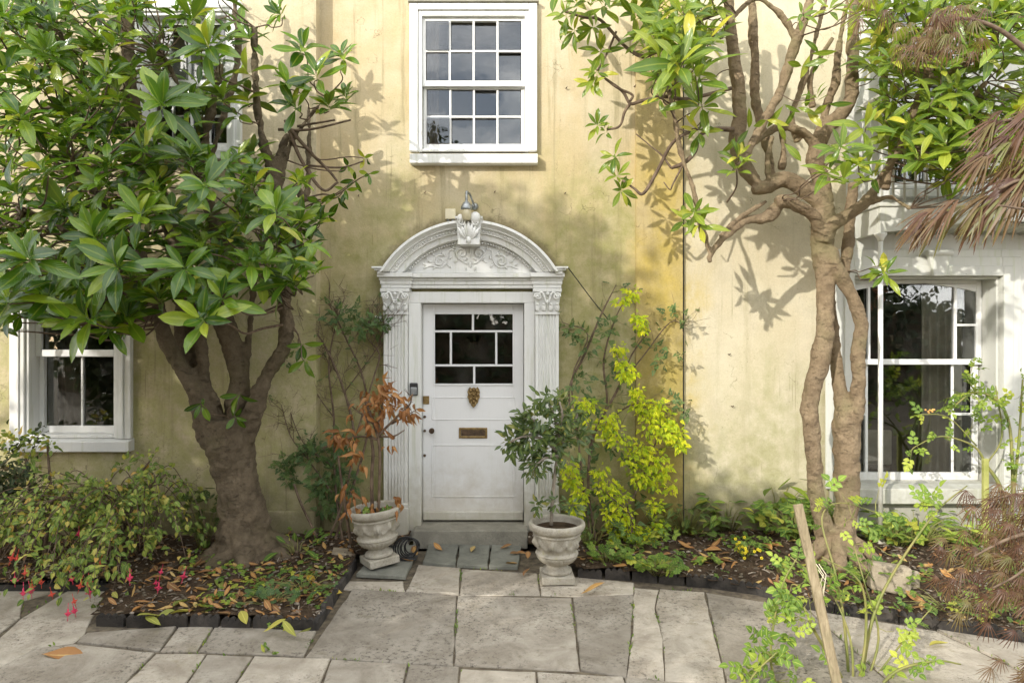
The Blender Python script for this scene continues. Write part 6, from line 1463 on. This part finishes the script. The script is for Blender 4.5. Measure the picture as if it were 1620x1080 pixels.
clump('leafy_plant', 'scattered weeds on the soil under the maple', 'plant', 1500, 955, 40, [TRI], .06, 'leaf_weed', .08, .34, grp=gp)
clump('leafy_plant', 'green weeds behind the upright urn under the lime climber', 'plant', 935, 862, 40, LAN, .085, 'leaf_green', .24, .2, grp=gp)
clump('leafy_plant', 'leafy weeds in shade beneath the lime sprays', 'plant', 1010, 864, 60, [TRI], .075, 'leaf_weed', .16, .26, grp=gp)
gl_ = 'low plants in the left hand bed'
clump('seedling', 'trailing small leaved weed on the litter near the left tile edging', 'plant', 480, 930, 44, [TRI], .045, 'leaf_jas', .07, .26, grp=gl_)
clump('seedling', 'grey green weed patch on the litter in front of the dark trunk', 'plant', 430, 950, 30, [GER], .045, 'leaf_jas', .06, .18, grp=gl_)
clump('leafy_plant', 'broad yellow green leaves at the foot of the dark trunk', 'plant', 470, 876, 12, MAG, .13, 'leaf_weed', .12, .14, grp=gl_)
clump('ivy_sprig', 'ivy sprig climbing beside the dark trunk on the left bay', 'plant', 322, 868, 44, [GER], .07, 'leaf_green', .48, .17, grp=gl_)
clump('seedling', 'tiny bright weed against the tile edging corner', 'plant', 438, 992, 14, [TRI], .035, 'leaf_weed', .04, .07, grp=gl_, z=.0)
clump('seedling', 'grass like tuft in the paving joint beside the edging corner', 'plant', 425, 1032, 8, LAN, .05, 'leaf_weed', .03, .05, grp=gl_, z=-.005)

# stones by the right tree
for k, (px, py, sx_, sy_, sz_) in enumerate(((1405, 935, .13, .06, .15), (1432, 930, .08, .06, .09))):
    b_ = G(px, py, .05); rk = MB(); rk.box(-sx_, sx_, -sy_, sy_, -.04, sz_*1.0)
    o = rk.build('rough_stone', M['rock'], bevel=.02, seg=3); o.location = b_; o.rotation_euler = (rng.uniform(-.25, -.1), .1, .3*k-.2)
    tag(o, ('squared mossy stone block standing on the soil by the white post', 'smaller rough stone leaning beside the mossy block')[k], 'stone')

# ---------------------------------------------------------------- fallen leaves and litter
def lying(px, py, L_, shape, mat, label, z=None, grp=None, stand=.0):
    g = G(px, py, .06); zz = (bed_h(g.x, g.y) if z is None else z)+.006
    o = bpy.data.objects.new('fallen_leaf', shape.mesh(mat)); COL.objects.link(o)
    o.location = (g.x, g.y, zz); o.rotation_euler = (rng.uniform(-.1, .12)+stand*.5, rng.uniform(-.25, .25), rng.uniform(0, 6.28)); o.scale = (L_,)*3
    return tag(o, label, 'leaf', grp)
def bedpts(poly, n):
    out = []
    while len(out) < n:
        px, py = rng.uniform(*poly[0]), rng.uniform(*poly[1]); g = G(px, py, .06)
        if inside((g.x, g.y), poly[2]): out.append((px, py))
    return out
for (px, py) in bedpts(((215, 555), (885, 985), polyL), 110): lying(px, py, rng.uniform(.07, .125), rng.choice(FLAT), 'litter', 'dry brown orange leaf lying on the left bed', grp='brown leaves on the left bed')
for (px, py) in ((310,965),(330,960),(300,945),(325,948),(395,940),(415,995),(470,1000),(465,995),(350,930),(390,985),(255,985),(245,975),(260,970),(480,870),(445,835),(450,845),(500,905)): lying(px, py, rng.uniform(.13, .18), rng.choice(FLAT), 'litter_green', 'fading yellow green leaf lying on the left bed', grp='green leaves on the left bed', stand=.3)
for (px, py) in ((380,883),(385,882),(495,925),(330,938),(520,940)): lying(px, py, .16, rng.choice(FLAT), 'litter_yellow', 'bright yellow leaf lying on the left bed', grp='yellow leaves on the left bed')
for (px, py) in bedpts(((915, 1560), (868, 985), polyR), 40): lying(px, py, rng.uniform(.10, .18), rng.choice(FLAT), 'litter', 'dry brown leaf lying on the right bed', grp='brown leaves on the right bed')
lying(1162, 893, .26, FLAT[0], 'litter', 'long rust brown leaf lying on the right bed near yellow flowers')
lying(918, 930, .2, FLAT[1], 'litter', 'orange brown leaf resting against the foot of the upright urn', z=.02, stand=.5)
o = lying(66, 1022, .24, FLAT[0], 'litter', 'large curled brown leaf lying alone on the left paving', z=.012); o.rotation_euler = (-.06, .25, -1.45)
for (px, py) in ((790,862),(812,870),(820,885),(835,878),(838,893),(826,868)): lying(px, py, .12, rng.choice(FLAT), 'litter', 'dry leaf by the slate mat next to the upright urn', z=.03, grp='leaves by the slate mat')
for (px, py) in ((650,868),(660,874),(745,868),(700,866),(655,882)): lying(px, py, .12, rng.choice(FLAT), 'litter', 'dry leaf by the step near the leaning urn', z=.035, grp='leaves by the step')
lying(1501, 1004, .14, FLAT[0], 'litter_green', 'yellow green leaf lying on the sunlit paving beside the edging', z=.01)
# bark chips, stalks and crumbs: nobody could count them
def litter(name, poly, n, zf, L0=.03):
    xs = [p[0] for p in poly]; ys = [p[1] for p in poly]; mb = MB(); k = 0
    while k < n:
        x, y = rng.uniform(max(-5, min(xs)), min(5, max(xs))), rng.uniform(min(ys), -.05)
        if not inside((x, y), poly): continue
        k += 1; a_ = rng.uniform(0, 3.14); L_ = L0*rng.uniform(.3, 2.2); z = zf(x, y)+.004
        d = Vector((math.cos(a_), math.sin(a_), rng.uniform(-.25, .25)))*L_
        if rng.random() < .55: mb.tube([Vector((x, y, z)), Vector((x, y, z+.004))+d*.5, Vector((x, y, z))+d], L_*.06+.0012, 4, rng.randint(0, 2))
        else: mb.ball((x, y, z), L_*.35, L_*.25, L_*.14, 6, 4, rng.randint(0, 2), Matrix.Rotation(a_, 3, 'Z'))
    o = mb.build(name, [M['twig'], M['twig_grey'], M['dirt_joint']]); tag(o, kind='stuff'); return o
litter('bark_litter', polyL, 2600, bed_h); litter('bark_litter', polyR, 3000, bed_h)
itl = []
for poly, n in ((polyL, 620), (polyR, 520)):
    k = 0
    while k < n:
        x, y = rng.uniform(-4.6, 4.6), rng.uniform(-2.2, -.05)
        if not inside((x, y), poly): continue
        k += 1; itl.append((rng.choice(FLAT), orient(Vector((x, y, bed_h(x, y)+.008)), Vector((rng.uniform(-1, 1), rng.uniform(-1, 1), rng.uniform(-.2, .3))), Vector((0, 0, 1))+rvec(.5), rng.uniform(.03, .085))))
lroot = empty('leaf_litter', (0, -1, 0)); lroot['kind'] = 'stuff'; lo_ = join_leaves('leaf_litter', itl, 'litter', lroot)

itj = []
for s_ in slabs:
    for i in range(len(s_)):
        if rng.random() < .55: continue
        a_, b_ = G(*s_[i-1]), G(*s_[i]); n_ = int((b_-a_).length*rng.uniform(4, 26)); c0 = rng.uniform(0, .6)
        for k in range(n_):
            p_ = a_.lerp(b_, min(1, c0+rng.random()*.4))+Vector((rng.uniform(-.006, .006), rng.uniform(-.006, .006), -.006))
            itj.append((rng.choice(LAN), orient(p_, Vector((rng.uniform(-.6, .6), rng.uniform(-.6, .6), .8)), rvec(), rng.uniform(.012, .032))))
jr = empty('joint_moss', (0, -2, 0)); jr['kind'] = 'stuff'; join_leaves('joint_moss', itj, 'leaf_weed', jr)
itg = []
for poly, n, x0_, x1_ in ((polyR, 900, .6, 4.4), (polyL, 240, -2.6, -1.2)):
    k = 0
    while k < n:
        x, y = rng.uniform(x0_, x1_), rng.uniform(-1.9, -.1)
        if not inside((x, y), poly) or noise.noise(Vector((x*2.3, y*2.3, 9))) < .02: k += .2; continue
        k += 1; itg.append((rng.choice([TRI, GER, TRI]), orient(Vector((x, y, bed_h(x, y)+rng.uniform(.005, .06))), Vector((rng.uniform(-1, 1), rng.uniform(-1, .4), .15)), Vector((0, -.3, 1))+rvec(.3), rng.uniform(.03, .06))))
gr_ = empty('ground_cover', (0, -1, 0)); gr_['kind'] = 'stuff'; join_leaves('ground_cover', itg, 'leaf_weed', gr_)

# ---------------------------------------------------------------- the garden behind the viewer (shades the door, mirrored in the panes)
def garden_tree(name, label, base, h, blobs, n, mat, L_, trunk_r=.14):
    root = empty(name, base, label, 'tree', 'garden trees across from the house')
    b = Vector(base); t_ = MB()
    q = cmr([tuple(b+Vector((0, 0, -.1))), tuple(b+Vector((.1, 0, h*.3))), tuple(b+Vector((-.08, .1, h*.6))), tuple(b+Vector((.05, 0, h*.9)))], 5)
    t_.tube([tuple(v) for v in q], [trunk_r*(1-.8*i/len(q)) for i in range(len(q))], 10, wob=.15)
    for (c, rad) in blobs:
        k = Vector(q[len(q)//2]); t_.tube([k, k.lerp(Vector(c), .5)+rvec(.2), Vector(c)], [trunk_r*.4, trunk_r*.25, .02], 7)
    t_.build('trunk', M['bark_dark'], root)
    items = []; vol = sum(r_[0]*r_[1]*r_[2] for c, r_ in blobs)
    for c, r_ in blobs:
        k = int(n*r_[0]*r_[1]*r_[2]/vol)
        cl = [rvec().normalized()*rng.uniform(.5, 1)**.5 for _ in range(max(8, k//26))]
        for i in range(k):
            v = rng.choice(cl)+rvec(.20); p = Vector((c[0]+v.x*r_[0], c[1]+v.y*r_[1], c[2]+v.z*r_[2]))
            items.append((rng.choice(OV), orient(p, rvec(), Vector((0, 0, 1))+rvec(.6), L_*rng.uniform(.7, 1.3))))
    join_leaves('crown', items, mat, root); return root
garden_tree('garden_tree', 'leafy garden tree left of the path that shades the doorway', (-5.4, -6.6, 0), 4.6,
            [((-4.3, -6.3, 2.6), (1.8, 1.0, 1.5)), ((-5.3, -6.4, 4.3), (1.5, 1.1, 1.1)), ((-7.2, -6.4, 3.2), (1.9, 1.2, 2.0)), ((-3.9, -6.4, 1.1), (1.5, .8, 1.2)), ((-6.2, -6.4, 1.4), (1.8, .9, 1.4)), ((-5.3, -6.4, 5.5), (1.3, 1.0, .8))], 34000, 'leaf_dark', .15)
garden_tree('garden_tree', 'tall dark garden tree across the path mirrored in the left window panes', (-6.5, -15, 0), 6.0,
            [((-6.5, -15, 4.0), (2.6, 2.0, 2.0)), ((-8.5, -15.5, 2.5), (2.2, 1.8, 2.0)), ((-3.8, -15.5, 2.0), (2.0, 1.6, 1.7))], 6500, 'leaf_dark', .26)
garden_tree('garden_tree', 'wide dark garden tree across the path mirrored in the right window panes', (6.2, -15, 0), 4.5,
            [((5.2, -15, 2.2), (2.6, 1.8, 1.9)), ((8.8, -15.5, 2.3), (2.6, 1.8, 1.9)), ((1.6, -15.6, 1.6), (2.4, 1.6, 1.5)), ((11.8, -15.5, 2.5), (2.0, 1.8, 2.0))], 7500, 'leaf_dark', .26)

M['brickwall'] = simple('red_brick', (.34, .14, .065), (.46, .21, .10), 8, .9, .4, 50)
nb = empty('brick_house', (9, -24, 0), 'orange brick house across the garden mirrored in the right window', 'house')
b = MB(); b.box(4, 16, -26, -22, -.05, 5.6); b.build('wall', M['brickwall'], nb)
b = MB(); b.prism([(3.6, 5.6), (16.4, 5.6), (15, 7.2), (5, 7.2)], -26.3, -21.7); b.build('roof', M['slate'], nb)
for (wx, wz) in ((5.6, 3.6), (8.2, 3.6), (10.8, 3.6), (13.4, 3.6), (5.6, 1.0), (8.2, 1.0), (10.8, 1.0), (13.4, 1.0)):
    f_ = MB(); f_.frame(wx-.5, wx+.5, wz, wz+1.4, .1, .1, .1, .1, -21.99, -21.9); f_.box(wx-.03, wx+.03, -21.98, -21.93, wz+.1, wz+1.3); w2 = f_.build('window', M['white'], nb)
    g_ = MB(); g_.box(wx-.4, wx+.4, -21.97, -21.95, wz+.1, wz+1.3); g_.build('pane', M['black_metal'], w2)
garden_tree('garden_tree', 'slender tall garden tree across the path mirrored in the upper window', (-3.3, -15.8, 0), 9.6,
            [((-2.6, -15.6, 7.4), (.55, .6, 1.5)), ((-2.9, -15.8, 5.4), (.9, .7, 1.6)), ((-1.9, -15.6, 6.6), (.6, .5, .9))], 1700, 'leaf_dark', .22, .12)
hd_ = []; p_ = Vector()
for _ in range(9000):
    v = rvec(); p_ = Vector((rng.uniform(-13, 13), -13.4+v.y*.5, abs(v.z)**.7*2.5+.25*noise.noise(Vector((p_.x if _ else 0, 0, 0))))); hd_.append((rng.choice(OV), orient(p_, rvec(), Vector((0, 1, .6))+rvec(.7), .24)))
hg = empty('hedge', (0, -13.4, 0), 'dark clipped hedge across the path mirrored in the door panes', 'hedge')
hb_ = MB(); hb_.box(-13, 13, -13.7, -13.2, -.05, 2.15); hb_.build('branches', M['bark_dark'], hg); join_leaves('foliage', hd_, 'leaf_dark', hg)
